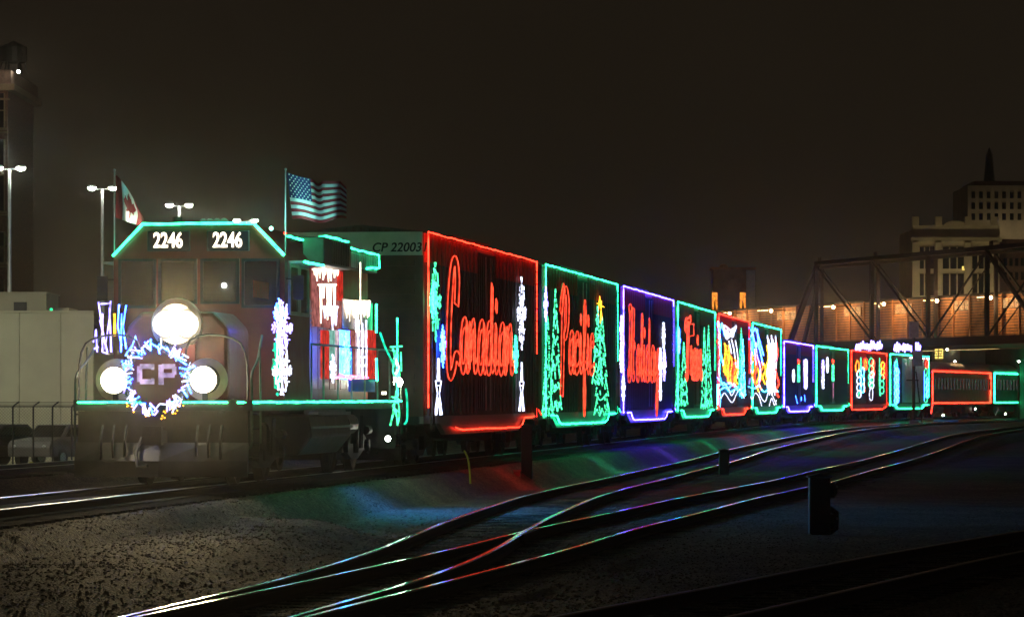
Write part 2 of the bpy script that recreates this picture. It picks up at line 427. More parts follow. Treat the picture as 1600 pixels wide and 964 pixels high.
def track(name, path, sl_to, top='polish', rails=((-.75, None, None), (.75, None, None))):
    root = thing_root = bpy.data.objects.new(name, None); C.objects.link(root); root['kind'] = 'structure'
    for (off, y0, y1) in rails:
        sweep_rail(path, off, y0, y1).build('rail', [M['rust'], M[top]], root)
    global SLEEPER
    if SLEEPER is None:
        m = MB().box((0, 0, -.10), (2.6, .24, .18)); SLEEPER = m.mesh('sleeper', M['sleeper'])
    k = 0; acc = 0; prev = path[0]
    cnt = 0; more = MB()
    for i in range(1, len(path)):
        a, b_ = Vector(path[i - 1]), Vector(path[i]); L = (b_ - a).length; t = acc
        while t < L:
            p = a.lerp(b_, t / L); dd = (b_ - a)
            if p.y > 22 and p.y < sl_to[1] and p.y > sl_to[0] and abs(p.x) < .15 * p.y + 2.2:
                rz = math.atan2(dd.y, dd.x) - math.pi / 2 + random.uniform(-.02, .02)
                if cnt < 290:
                    o = bpy.data.objects.new('sleeper', SLEEPER); C.objects.link(o); o.parent = root
                    o.location = (p.x, p.y, p.z - .155); o.rotation_euler = (0, 0, rz); cnt += 1
                else:
                    more.box((p.x, p.y, p.z - .255), (2.6, .24, .18), rot=rz)
            t += .56
        acc = t - L
    if more.v: more.build('far_sleepers', M['sleeper'], root, kind='stuff')
    return root
track('main_track', PT['main'], (40, 110), 'worn')
tp = track('siding_track', PT['P'], (22, 150))
tq = track('yard_track', PT['Q'], (36, 120))
track('spare_track', PT['R'], (24, 88), 'dull')
track('far_track', PT['L'], (70, 150), 'worn')
# frog and guard rails of the turnout
gb = MB()
for (x, y) in ((.17, 56.2),):
    gb.prism([(-.06, -1.3), (.06, -1.3), (.16, 1.3), (-.10, 1.3)], 2, -.02, .0)
fr = MB().prism([(.05, 55.2), (.17, 55.2), (.50, 58.6), (.20, 58.6)], 2, -.64, -.512); fr.build('crossing_frog', M['rust'], tp)

# ------------------------------------------------------------------ vehicle placement along the main track
class Frame:           # local x runs back along the train, y to its far side, z up from the rail tops
    def __init__(s, a, b):
        s.a = Vector((a[0], a[1], 0)); s.b = Vector((b[0], b[1], 0)); d = (s.b - s.a); s.L = d.length; d.normalize()
        s.t = d; s.n = Vector((-d.y, d.x, 0)); s.rz = math.atan2(d.y, d.x)
    def side(s, px, py, yo=-1.56):      # surveyed sight line -> point of the plane local y = yo
        dirv = Vector(((px - 800) / FOC, 1, (HZ - py) / FOC)); o = Vector((0, 0, EYE))
        q = s.a + s.n * yo
        t = (q - o).dot(s.n) / dirv.dot(s.n); p = o + dirv * t
        return ((p - s.a).dot(s.t), yo, p.z)
    def front(s, px, py, xo):           # the same on a plane local x = xo
        dirv = Vector(((px - 800) / FOC, 1, (HZ - py) / FOC)); o = Vector((0, 0, EYE))
        q = s.a + s.t * xo
        t = (q - o).dot(s.t) / dirv.dot(s.t); p = o + dirv * t
        return (xo, (p - s.a).dot(s.n), p.z)
def march(Y0, L):
    x0 = mainx(Y0); Y = Y0
    while math.hypot(mainx(Y) - x0, Y - Y0) < L: Y += .02
    return Y
def frame_at(Y0, L):
    Y1 = march(Y0, L); return Frame((mainx(Y0), Y0), (mainx(Y1), Y1)), Y1

def wobble(pts, a=.012, step=.35, skip=1):
    o = []
    for p, q in zip(pts[:-1], pts[1:]):
        p = Vector(p); q = Vector(q); n = max(1, int((q - p).length / step))
        for i in range(n):
            t = p.lerp(q, i / n); j = Vector((random.uniform(-a, a), 0, random.uniform(-a, a)))
            o.append(t + (j if i else Vector((0, 0, 0))))
    o.append(Vector(pts[-1])); return o
def rope(paths, r, m, parent, name='light_string', wob=.012):
    for p in paths: wp_ = wobble(p, wob); o = MB().tube(wp_, [r * random.uniform(.62, 1.0) for _ in wp_], 5).build(name, m, parent)
    return o

# ------------------------------------------------------------------ bogie shared by all rail vehicles
def wheel_mb(x, y, r=.46):
    b = MB(); s = 1 if y > 0 else -1
    prof = [(.0, r * .28), (.05, r * .30), (.06, r * .55), (.03, r * .85), (.075, r * .9), (.075, r), (-.05, r + .005), (-.06, r + .03), (-.085, r + .03), (-.085, r * .86), (-.02, r * .8), (-.03, r * .4), (-.06, r * .28), (-.06, 0.02)]
    n = 20; o = 0; vs = []; fs = []
    for (dy, rr) in prof:
        for k in range(n):
            t = 2 * math.pi * k / n; vs.append((x + rr * math.cos(t), y + s * dy, r + rr * math.sin(t)))
    for i in range(len(prof) - 1):
        for k in range(n):
            l = (k + 1) % n; fs.append((i * n + k, i * n + l, (i + 1) * n + l, (i + 1) * n + k))
    fs.append(tuple(range(n))); fs.append(tuple((len(prof) - 1) * n + k for k in range(n)))
    return b.add(vs, fs)
def truck(parent, xc, wb=1.8, r=.46, heavy=False):
    t = MB()
    t.box((xc, 0, r + .12), (.45, 2.1, .25)); t.cyl((xc, 0, r + .2), (xc, 0, r + .5), .35, 12)
    for dx in (-wb / 2, wb / 2): t.cyl((xc + dx, -.9, r), (xc + dx, .9, r), .08, 8)
    tr = t.build('truck', M['under'], parent)
    for sy in (-1, 1):
        y = sy * 1.0; b = MB()
        h = wb / 2
        poly = [(xc - h - .25, r - .12), (xc - h - .25, r + .10), (xc - h + .15, r + .22), (xc - .45, r + .38), (xc + .45, r + .38), (xc + h - .15, r + .22), (xc + h + .25, r + .10), (xc + h + .25, r - .12), (xc + h - .2, r - .1), (xc + .35, r - .26), (xc - .35, r - .26), (xc - h + .2, r - .1)]
        b.add([(p[0], y - .07, p[1]) for p in poly] + [(p[0], y + .07, p[1]) for p in poly],
              [tuple(range(12))[::-1], tuple(range(12, 24))] + [(i, (i + 1) % 12, 12 + (i + 1) % 12, 12 + i) for i in range(12)])
        for q in (-.16, 0, .16): b.cyl((xc + q, y + sy * .06, r - .14), (xc + q, y + sy * .06, r + .16), .06, 8)
        for dx in (-h, h): b.cyl((xc + dx, y, r), (xc + dx, y + sy * .16, r), .12, 10)
        if heavy:
            b.cyl((xc - .55, y + sy * .14, r + .05), (xc - .55, y + sy * .14, r + .48), .08, 8); b.cyl((xc + .75, y + sy * .16, r + .3), (xc + 1.15, y + sy * .16, r + .3), .09, 8)
            b.cyl((xc + .2, y + sy * .15, r - .05), (xc + .2, y + sy * .15, r + .6), .03, 6); b.cyl((xc + .38, y + sy * .15, r - .05), (xc + .38, y + sy * .15, r + .6), .03, 6)
        b.build('side_frame', M['under'], tr)
        for dx in (-h, h): wheel_mb(xc + dx, sy * .76, r).build('wheel', M['rust'], tr)
    return tr
def coupler(parent, x, s):
    b = MB(); b.box((x + s * .3, 0, .82), (.6, .16, .2)); b.box((x + s * .62, .03, .84), (.22, .3, .3)); b.box((x + s * .74, -.1, .84), (.14, .1, .3))
    b.tube([(x, .35, .8), (x + s * .3, .38, .55), (x + s * .55, .3, .32), (x + s * .7, .1, .35)], .03, 6)
    o = b.build('coupler', M['under'], parent); return o

# ------------------------------------------------------------------ LED figures, drawn on a car side in local metres (u along, z up)
def flake(u, z, ru, rz, y, r, m, b=None):
    b = b or MB()
    for k in range(8):
        a = math.pi * k / 4 + math.pi / 2; c, s = math.cos(a), math.sin(a)
        L = 1.0 if k % 2 == 0 else .8
        P = lambda q, sd: (u + ru * (q * c - sd * s), y, z + rz * (q * s + sd * c))
        b.beads([P(.08, 0), P(L, 0)], r)
        for q, w_ in ((.38, .16), (.62, .22), (.85, .14)):
            if q < L:
                b.beads([P(q + w_ * .9, w_), P(q, 0), P(q + w_ * .9, -w_)], r)
    pts = [(u + .3 * ru * math.cos(t * math.pi / 4), y, z + .3 * rz * math.sin(t * math.pi / 4)) for t in range(8)]
    b.beads(pts + pts[:1], r)
    return b
def led_tree(u, z0, wd, ht, y, r, b=None):
    b = b or MB(); n = 5; L = []; Rr = []
    for i in range(n):
        f0 = i / n; f1 = (i + 1) / n
        L += [(u - wd / 2 * (f1 ** .9), y, z0 + ht * (1 - f1)), (u - wd / 2 * f1 * .62, y, z0 + ht * (1 - f1) + ht * .012)]
        Rr += [(u + wd / 2 * (f1 ** .9), y, z0 + ht * (1 - f1)), (u + wd / 2 * f1 * .62, y, z0 + ht * (1 - f1) + ht * .012)]
    L = L[:-1]; Rr = Rr[:-1]
    b.beads([(u, y, z0 + ht)] + L, r); b.beads([(u, y, z0 + ht)] + Rr, r)
    b.beads([L[-1], (u - wd * .3, y, z0 + ht * .06), (u - wd * .14, y, z0 - ht * .01), (u, y, z0 + ht * .07), (u + wd * .14, y, z0 - ht * .01), (u + wd * .3, y, z0 + ht * .06), Rr[-1]], r)
    rr_ = random.Random(int(abs(u) * 97) + 3)
    for k in range(26):
        f = rr_.random() ** .6; h = z0 + ht * (1 - f); x = u + wd * .42 * f * rr_.uniform(-1, 1)
        b.tube([(x, y, h), (x + rr_.uniform(-.06, .06), y - .02, h - ht * rr_.uniform(.02, .06))], r, 4)
    for i in range(1, n):
        f = i / n; h = z0 + ht * (1 - f)
        b.beads(cr([(u - wd * .4 * f, y, h + .02), (u - wd * .1 * f, y, h - ht * .05), (u + wd * .38 * f, y, h + ht * .02)], 3), r)
    return b
def bottle_figure(u, z0, wd, ht, y, r):      # tall narrow candle over two crossed ribbons
    b = MB(); P = lambda a, c: (u + a * wd, y, z0 + c * ht)
    b.tube([P(-.12, .62), P(-.06, 1.0), P(.06, 1.0), P(.12, .62)], r, 5)
    b.tube([P(-.32, .60), P(.32, .60), P(.10, .38), P(.42, 0), P(.2, .0), P(0, .3), P(-.2, .0), P(-.42, 0), P(-.10, .38), P(-.32, .60)], r, 5)
    b.tube([P(-.2, .52), P(.2, .52)], r, 5); b.tube([P(0, .62), P(0, .95)], r, 5)
    return b
def scribble(u0, u1, z0, z1, y, r, n=7, seed=0, jag=.3):
    q = random.Random(seed); b = MB(); pts = []
    for i in range(n):
        f = i / (n - 1)
        pts.append((u0 + (u1 - u0) * (q.random()), y, z0 + (z1 - z0) * min(1, max(0, f + q.uniform(-jag, jag)))))
    b.tube(cr(pts, 3), r, 5); return b

GL = {      # connected handwriting: list of strokes per letter, x height = 1, with its width
 'C': (1.35, [[(.98, 1.35), (1.08, 1.9), (.92, 2.25), (.62, 2.2), (.36, 1.7), (.18, .9), (.14, .2), (.30, -.15), (.62, -.05), (.95, .25), (1.35, .15)]]),
 'a': (1.0, [[(.80, .78), (.62, 1.0), (.34, .92), (.14, .55), (.16, .12), (.38, -.02), (.62, .2), (.82, .95), (.78, .3), (.86, .0), (1.05, .12)]]),
 'n': (1.0, [[(.05, .0), (.16, .95), (.2, .2), (.34, .8), (.55, 1.0), (.66, .75), (.64, .2), (.74, .0), (1.0, .15)]]),
 'd': (1.0, [[(.72, .8), (.5, 1.0), (.26, .9), (.12, .5), (.16, .1), (.36, -.02), (.6, .25), (.78, 1.95), (.72, .6), (.78, .05), (1.0, .15)]]),
 'i': (.55, [[(.08, .1), (.24, 1.0), (.22, .25), (.3, .0), (.55, .15)], [(.26, 1.35), (.34, 1.6)]]),
 'P': (1.3, [[(.12, -.75), (.26, .3), (.38, 1.5), (.6, 2.1), (.92, 2.2), (1.14, 1.85), (1.05, 1.3), (.76, .95), (.5, 1.0)], [(.0, 1.55), (.22, 2.0), (.55, 2.3)]]),
 'c': (.85, [[(.72, .75), (.55, 1.0), (.28, .9), (.12, .5), (.18, .1), (.4, -.03), (.85, .15)]]),
 'f': (.8, [[(.1, .1), (.4, .9), (.62, 1.6), (.46, 1.95), (.32, 1.5), (.3, .2), (.28, -.9), (.38, -1.25), (.5, -.7), (.42, .0), (.8, .2)]]),
 'H': (1.45, [[(.1, 2.1), (.4, 2.15), (.34, 1.2), (.22, .2), (.1, -.05), (.02, .3)], [(.95, 2.2), (.82, 1.2), (.76, .3), (.88, .0), (1.1, .1)], [(.2, .95), (.6, 1.1), (1.2, 1.0)]]),
 'o': (.9, [[(.5, .98), (.24, .8), (.12, .4), (.26, .0), (.52, .05), (.66, .5), (.5, .98), (.62, .8), (.9, .85)]]),
 'l': (.55, [[(.05, .1), (.3, .9), (.42, 1.8), (.28, 1.95), (.2, 1.2), (.2, .2), (.3, .0), (.55, .15)]]),
 'y': (.95, [[(.08, .9), (.16, .3), (.3, .05), (.52, .3), (.64, .98), (.6, .1), (.52, -.8), (.34, -1.15), (.24, -.7), (.5, -.1), (.95, .2)]]),
 'T': (1.3, [[(.0, 1.75), (.2, 2.1), (.7, 2.1), (1.3, 2.25)], [(.68, 2.1), (.6, 1.2), (.5, .3), (.34, -.05), (.16, .15)]]),
 'r': (.7, [[(.04, .1), (.2, 1.05), (.3, .85), (.5, .9), (.46, .3), (.54, .0), (.7, .12)]]),
}
def script_word(word, u0, u1, zb, xh, y, parent, wd=.09, r=.017, label=None):
    tot = sum(GL[c][0] for c in word); k = (u1 - u0) / tot; x = u0
    for c in word:
        adv, strokes = GL[c]; plate = MB(); line = MB()
        for st in strokes:
            pts = [Vector((x + a * k, 0, zb + h * xh)) for a, h in st]
            pts = [Vector(p) for p in cr([tuple(p) for p in pts], 5)]
            Lf = []; Rt = []
            for i, p in enumerate(pts):
                d = (pts[min(i + 1, len(pts) - 1)] - pts[max(i - 1, 0)]); d.normalize(); n = Vector((-d.z, 0, d.x))
                o_ = Vector((n.x * wd * (2.6 if c.isupper() else 1.0), 0, n.z * wd)); Lf.append(p + o_); Rt.append(p - o_)
            loop = [Vector((q.x, y - .03, q.z)) for q in Lf + Rt[::-1]]
            line.tube(loop, r, 5, closed=True)
            for i in range(len(pts) - 1):
                a_, b_, c_, d_ = Lf[i], Lf[i + 1], Rt[i + 1], Rt[i]
                f = [(q.x, y - .012 - .0004 * (i % 7), q.z) for q in (a_, b_, c_, d_)]; g = [(q.x, y + .01, q.z) for q in (a_, b_, c_, d_)]
                plate.add(f + g, [(0, 1, 2, 3), (7, 6, 5, 4), (0, 4, 5, 1), (2, 6, 7, 3)])
        pl = plate.build('letter', M['letter_face'], parent)
        line.build('neon_outline', G['neon'], pl)
        x += adv * k

# ------------------------------------------------------------------ box cars
L_BOX = 18.4
def make_boxcar(H, low):
    t = thing('box_car', 'x', 'box car', group='decorated box cars coupled behind the locomotive')
    fz = 1.06; hw = 1.48; L = L_BOX
    MB().span((0, -1.4, fz - .18), (L, 1.4, fz)).build('floor', M['under'], t)
    up = H - .62
    for s in (-1, 1):
        MB().span((.06, s * (hw - .06), fz), (L - .06, s * hw, up - .003)).build('side_panel', M['car_black'], t)
        MB().span((.06, s * (hw - .06), up), (L - .06, s * (hw + .002), H)).build('top_panel', M['car_red'], t)
        # fish belly sill
        b = MB(); ss = [(0, fz), (0, fz - .16), (L * .12, fz - .16), (L * .17, fz - .42), (L * .83, fz - .42), (L * .88, fz - .16), (L, fz - .16), (L, fz)]
        y0, y1 = sorted((s * (hw - .10), s * (hw + .01)))
        b.prism([(a, c) for a, c in ss], 1, y0, y1) if False else b.add([(a, y0, c) for a, c in ss] + [(a, y1, c) for a, c in ss], [tuple(range(8))[::-1], tuple(range(8, 16))] + [(i, (i + 1) % 8, 8 + (i + 1) % 8, 8 + i) for i in range(8)])
        b.build('side_sill', M['loco_grey'], t)
    rib = MB().prism([(-.05, 0), (-.03, -.05), (.03, -.05), (.05, 0)], 2, fz + .02, H - .03)
    rm = rib.mesh('rib', [M['car_black']]); rm2 = MB().prism([(-.07, 0), (-.04, -.055), (.04, -.055), (.07, 0)], 2, up, H - .02).mesh('top_rib', [M['car_red']])
    n = 30
    for s in (-1, 1):
        for i in range(n):
            u = .25 + (L - .5) * i / (n - 1)
            if abs(u - L / 2) < 1.5: continue
            o = bpy.data.objects.new('rib', rm); C.objects.link(o); o.parent = t; o.location = (u, s * (hw + .001), 0); o.rotation_euler = (0, 0, 0 if s < 0 else math.pi)
            if s < 0:
                o = bpy.data.objects.new('top_rib', rm2); C.objects.link(o); o.parent = t; o.location = (u, s * (hw + .004), 0); o.rotation_euler = (0, 0, 0)
        d = MB(); y = s * (hw + .03)
        d.span((L / 2 - 1.45, y - .03, fz + .05), (L / 2 + 1.45, y + .02, H - .12))
        for k in range(9):
            xx = L / 2 - 1.3 + 2.6 * k / 8; d.box((xx, s * (hw + .065), (fz + H) / 2), (.05, .03, H - fz - .3))
        dd = d.build('door', M['car_black'], t)
        MB().cyl((L / 2 - .4, s * (hw + .1), fz + .1), (L / 2 - .4, s * (hw + .1), H - .2), .022, 6).build('lock_rod', M['galv'], dd)
        MB().cyl((L / 2 + .4, s * (hw + .1), fz + .1), (L / 2 + .4, s * (hw + .1), H - .2), .022, 6).build('lock_rod', M['galv'], dd)
        for x0 in (.25, L - .65):
            b = MB()
            for k in range(7 if x0 < 1 else 12):
                z = fz + .15 + k * .32
                if z < H - .2: b.bar((x0, s * (hw + .13), z), (x0 + .42, s * (hw + .13), z), .025)
            b.bar((x0, s * (hw + .12), fz - .3), (x0, s * (hw + .12), fz + .15), .03); b.bar((x0 + .42, s * (hw + .12), fz - .3), (x0 + .42, s * (hw + .12), fz + .15), .03)
            b.bar((x0, s * (hw + .12), fz - .3), (x0 + .42, s * (hw + .12), fz - .3), .03)
            for q in (x0, x0 + .42): b.bar((q, s * (hw + .13), fz - .32), (q, s * (hw + .13), min(H - .2, fz + (2.2 if x0 < 1 else 3.9))), .028)
            b.build('ladder', M['black_steel'], t)
    for x, s in ((0, 1), (L, -1)):
        e = MB(); e.span((x, -hw, fz), (x + s * .06, hw, H + .0)); 
        e.prism([(-hw, H), (hw, H), (0, H + .14)], 0, min(x, x + s * .06), max(x, x + s * .06))
        for k in range(11):
            z = fz + .25 + k * (H - fz - .9) / 10
            e.box((x - s * .035, 0, z), (.07, 2.6, .12))
        e.build('end_wall', M['car_brown'], t)
    r = MB(); r.add([(0, -hw - .03, H + .003), (0, 0, H + .16), (0, hw + .03, H + .003), (L, -hw - .03, H + .003), (L, 0, H + .16), (L, hw + .03, H + .003), (0, 0, H - .02), (L, 0, H - .02)], [(0, 3, 4, 1), (1, 4, 5, 2), (0, 6, 7, 3), (2, 5, 7, 6), (0, 1, 2, 6), (3, 7, 5, 4)])
    for k in range(14):
        u = .6 + (L - 1.2) * k / 13; r.bar((u, -hw, H + .03), (u, 0, H + .18), .05); r.bar((u, hw, H + .03), (u, 0, H + .18), .05)
    r.build('roof', M['car_roof'], t)
    for s in (-1,):
        MB().span((L * .3, -1.30, H + .12), (L * .62, -.95, H + .19)).build('roof_hatch', M['car_roof'], t)
    truck(t, 2.2); truck(t, L - 2.2); coupler(t, 0, -1); coupler(t, L, 1)
    ub = MB(); ub.cyl((5, .2, .75), (6.4, .2, .75), .22, 10); ub.box((8, -.4, .72), (.8, .5, .4)); ub.bar((6.5, 0, .8), (L - 3.5, 0, .8), .06)
    ub.build('brake_gear', M['under'], t)
    return t
CAR_META = [
 ('red', 'tall', 'first tall box car behind the locomotive, outlined in red with a red script word'),
 ('green', 'tall', 'tall box car outlined in green with red script word between two green light trees'),
 ('purple', 'tall', 'tall box car outlined in purple with white snowflakes beside a red script word'),
 ('green', 'tall', 'tall box car outlined in green with short red word and two groups of green trees'),
 ('red', 'tall', 'tall box car outlined in red with white and orange light picture and green tree'),
 ('green', 'tall', 'tall box car outlined in green with white, blue and orange light picture'),
 ('purple', 'low', 'low box car outlined in blue purple with three white figures of lights'),
 ('green', 'low', 'low dark box car outlined in green with two white figures and a green candle'),
 ('red', 'low', 'low box car outlined in red under a white light sign with coloured toys'),
 ('green', 'low', 'low stage car outlined in green with pale open stage under a white light sign'),
]
H_TALL, H_LOW = 4.98, 4.42
proto = {'tall': make_boxcar(H_TALL, False), 'low': make_boxcar(H_LOW, True)}
used = set(); CARS = []; FR = []
Y = 82.2
for i, (col, kind, lab) in enumerate(CAR_META):
    fr_, Y1 = frame_at(Y, L_BOX)
    if kind in used: o = copy_tree(proto[kind])
    else: o = proto[kind]; used.add(kind)
    o['label'] = lab
    o.location = fr_.a; o.rotation_euler = (0, 0, fr_.rz)
    CARS.append(o); FR.append(fr_); Y = march(Y1, 1.6)
Y_COACH = Y
RR = [.020, .022, .025, .028, .031, .033, .036, .038, .040, .043]
for i, (col, kind, lab) in enumerate(CAR_META):
    L = L_BOX; H = (H_TALL if kind == 'tall' else H_LOW) + .02; r = RR[i]; t = CARS[i]
    for s in (-1, 1):
        y = s * 1.57; a, b_ = .12, L - .12
        top = [(a, y, H), (b_, y, H)]
        left = [(a, y, H), (a, y, 1.0)]; right = [(b_, y, H), (b_, y, 1.0 + (H - 1.0) * .40)]
        bot = [(a, y, 1.0), (L * .14, y, .98), (L * .17, y, .80), (L * .20, y, .74), (L * .80, y, .72), (L * .84, y, .80), (L * .86, y, .96), (b_, y, .98)]
        if i == 8: left = [(a, y, H), (a, y, .85)]; right = [(b_, y, H), (b_, y, .9)]; bot = [(a, y, .85), (.3, y, .72), (L * .86, y, .72), (b_, y, .9)]
        if i == 9: right = [(b_, y, H), (b_, y, 1.5)]
        if i == 0: left = [(a, y, H), (a, y, 1.25)]; bot = [(L * .22, y, .80), (L * .27, y, .74)] + bot[4:]
        if s > 0 and i > 3: continue
        rope([top, left, right, bot], r, G[col], t)
        if i < 9 and s < 0: rope([[(b_, y, .98), (b_ + .05, y, 1.2), (b_ + .9, y, 1.02)]], r * .8, G[col], t, 'jumper_string')
for i, (P_, c_) in enumerate(((120, (1.0, .05, .03)), (200, (.03, 1.0, .45)), (420, (.10, .05, 1.0)), (300, (.03, 1.0, .45)), (300, (1.0, .05, .03)), (350, (.03, 1.0, .45)), (800, (.10, .05, 1.0)), (400, (.03, 1.0, .45)))):  # added spots that boost the strings' colour on the ground
    ld_ = bpy.data.lights.new('string_boost', 'SPOT'); ld_.energy = 1.5 * P_; ld_.color = c_; ld_.spot_size = R(140); ld_.spot_blend = 1.0; ld_.shadow_soft_size = .03
    o = bpy.data.objects.new('string_boost', ld_); C.objects.link(o); o.parent = CARS[i]; o.location = (L_BOX / 2, -1.72, 1.3); o.rotation_euler = (R(-60), 0, 0)
# car number on the first car's end
def text_obj(txt, size, loc, rot, m, parent, name, ext=.006, bold=0.0, sx_=1.0, shear=0):
    cu = bpy.data.curves.new(name, 'FONT'); cu.body = txt; cu.size = size; cu.extrude = ext; cu.offset = bold
    cu.align_x = 'CENTER'; cu.align_y = 'CENTER'; cu.shear = shear
    o = bpy.data.objects.new(name, cu); C.objects.link(o)
    dg = bpy.context.evaluated_depsgraph_get(); me = bpy.data.meshes.new_from_object(o.evaluated_get(dg)); bpy.data.objects.remove(o)
    me.materials.clear(); me.materials.append(m)
    o = bpy.data.objects.new(name, me); C.objects.link(o); o.parent = parent; o.location = loc; o.rotation_euler = rot; o.scale = (sx_, 1, 1)
    return o
FRONT_ROT = (R(90), 0, R(-90))     # reads correctly from in front of a vehicle
SIDE_ROT = (R(90), 0, 0)           # reads correctly from the near side
t0 = CARS[0]
bd = MB().span((-.02, -1.47, 4.50), (-.075, 1.47, 5.0)); pb = bd.build('pale_band', M['car_pale'], t0, label='pale grey band across the top of the end wall')
text_obj('CP 220031', .27, (-.085, -.98, 4.66), FRONT_ROT, M['black_steel'], pb, 'car_number', bold=.004, shear=.2)

# --- decorations
def S(i, px, py, yo=-1.60): return FR[i].side(px, py, yo)
def px_flake(i, cx, y0, y1, m, r=.015, name='snowflake_lights'):
    a = S(i, cx, y0); b = S(i, cx, y1); h = (a[2] - b[2]) / 2
    flake(a[0], (a[2] + b[2]) / 2, h * .9, h, -1.60, r, G[m]).build(name, G[m], CARS[i], kind='stuff')
def px_tree(i, x0, x1, y0, y1, m='mint', r=.017):
    a = S(i, x0, y1); b = S(i, x1, y1); c = S(i, (x0 + x1) / 2, y0)
    led_tree((a[0] + b[0]) / 2, (a[2] + b[2]) / 2, b[0] - a[0], c[2] - (a[2] + b[2]) / 2, -1.60, r).build('tree_lights', G[m], CARS[i], kind='stuff')
def px_lines(i, lines, m, r, name, yo=-1.60, sm=True):
    b = MB()
    for ln in lines:
        pts = [S(i, x, y, yo) for x, y in ln]
        if sm and len(pts) > 2: pts = cr(pts, 4)
        b.tube(pts, r * .62, 5)
    return b.build(name, G[m], CARS[i], kind='stuff' if len(lines) > 1 else None)
def px_word(i, word, x0, x1, yb0, yb1, ytop, r=.013, wd=.12):
    a = S(i, x0, yb0); b = S(i, x1, yb1); c = S(i, (x0 + x1) / 2, ytop); zb = (a[2] + b[2]) / 2
    script_word(word, a[0], b[0], zb, c[2] - zb, -1.60, CARS[i], wd, r)
# car 1
px_word(0, 'Canadian', 697, 801, 578, 576, 507)
px_flake(0, 680, 408, 536, 'mint'); px_flake(0, 677, 440, 505, 'green', .016); px_flake(0, 692, 508, 574, 'blue'); px_flake(0, 815, 432, 548, 'white', .015)
px_flake(0, 806, 525, 582, 'green', .018)
for (x, y0, y1) in ((685, 560, 648), (815, 566, 642)):
    a = S(0, x, y0); b = S(0, x, y1); bottle_figure(a[0], b[2], 1.25, a[2] - b[2], -1.6, .014).build('candle_lights', G['white'], CARS[0])
# car 2
px_word(1, 'Pacific', 875, 927, 579, 577, 524)
px_tree(1, 847, 864, 495, 646); px_tree(1, 858, 878, 452, 640); px_tree(1, 925, 942, 478, 600); px_tree(1, 928, 953, 495, 648)
px_flake(1, 853, 448, 504, 'violet_white'); px_lines(1, [[(934, 498), (937, 463), (941, 503)], [(933, 474), (944, 480)], [(938, 505), (940, 470)]], 'yellow', .02, 'star_lights', sm=False)
# car 3
px_word(2, 'Holiday', 981, 1029, 592, 590, 543)
for (x, y0, y1, m) in ((971, 493, 535, 'violet_white'), (971, 535, 582, 'white'), (974, 587, 626, 'white'), (1037, 503, 545, 'white'), (1032, 543, 600, 'white'), (1038, 545, 595, 'violet_white'), (1032, 598, 626, 'white')): px_flake(2, x, y0, y1, m, .03)
# car 4
px_word(3, 'Train', 1070, 1096, 590, 588, 549, .03)
px_lines(3, [[(1073, 507), (1084, 506), (1084, 524), (1074, 526), (1073, 507)]], 'neon', .03, 'loop_lights', sm=False)
px_tree(3, 1055, 1065, 555, 634); px_tree(3, 1062, 1075, 535, 632); px_tree(3, 1095, 1106, 512, 638); px_tree(3, 1101, 1113, 508, 634); px_flake(3, 1061, 512, 553, 'blue', .026)
# car 5: house, snow covered roof, present sacks and a tree
px_lines(4, [[(1122, 502), (1126, 540), (1124, 580), (1128, 600)], [(1128, 505), (1123, 530), (1130, 570)], [(1121, 600), (1121, 632)], [(1126, 608), (1125, 636)]], 'cyan', .035, 'icicle_lights')
px_lines(4, [[(1121, 505), (1124, 520), (1128, 506), (1132, 524)], [(1121, 590), (1130, 602), (1140, 598), (1152, 606)]], 'blue', .035, 'sky_lights', sm=False)
for k in range(4):
    q = [(1131 + (k * 5.1) % 19, 508 + (k * 7) % 17), (1137 + (k * 3) % 13, 512 + (k * 11) % 20), (1146 - k, 520 + k * 2), (1150 - k * 3, 509 + k * 4), (1136 + k, 530 - k)]
    px_lines(4, [q + [q[0]]], 'white', .05, 'cloud_lights')
px_lines(4, [[(1143, 530), (1147, 548), (1150, 575)], [(1139, 533), (1143, 552)], [(1149, 532), (1153, 560), (1152, 590)]], 'white', .045, 'figure_lights')
for k, (x, y0, y1, m) in enumerate(((1132, 536, 585, 'yellow'), (1135, 545, 590, 'orange'), (1138, 540, 600, 'yellow'), (1142, 556, 600, 'orange'), (1145, 566, 604, 'red'), (1148, 560, 603, 'orange'), (1151, 572, 600, 'yellow'), (1123, 520, 540, 'red'))):
    px_lines(4, [[(x, y0), (x + 2, (y0 * 2 + y1) / 3), (x - 2, (y0 + y1 * 2) / 3), (x + 1.5, y1)], [(x + 2, y0 + 3), (x - 1, y1 - 4)]], m, .045, 'sack_lights')
px_lines(4, [[(1139, 574), (1146, 573), (1146, 590), (1139, 591), (1139, 574)]], 'neon', .03, 'window_lights', sm=False)
px_tree(4, 1153, 1163, 512, 612); px_tree(4, 1156, 1165, 530, 618, 'cyan')
px_lines(4, [[(1121, 604), (1131, 598), (1138, 606), (1146, 600), (1154, 610), (1163, 604)], [(1122, 612), (1133, 605), (1142, 612), (1153, 604)]], 'cyan', .04, 'snow_lights')
px_lines(4, [[(1123, 608), (1126, 622), (1131, 614), (1135, 617), (1140, 625), (1145, 628), (1151, 615), (1156, 608), (1160, 616), (1163, 622)], [(1139, 608), (1143, 618), (1148, 610)]], 'white', .026, 'hill_lights')
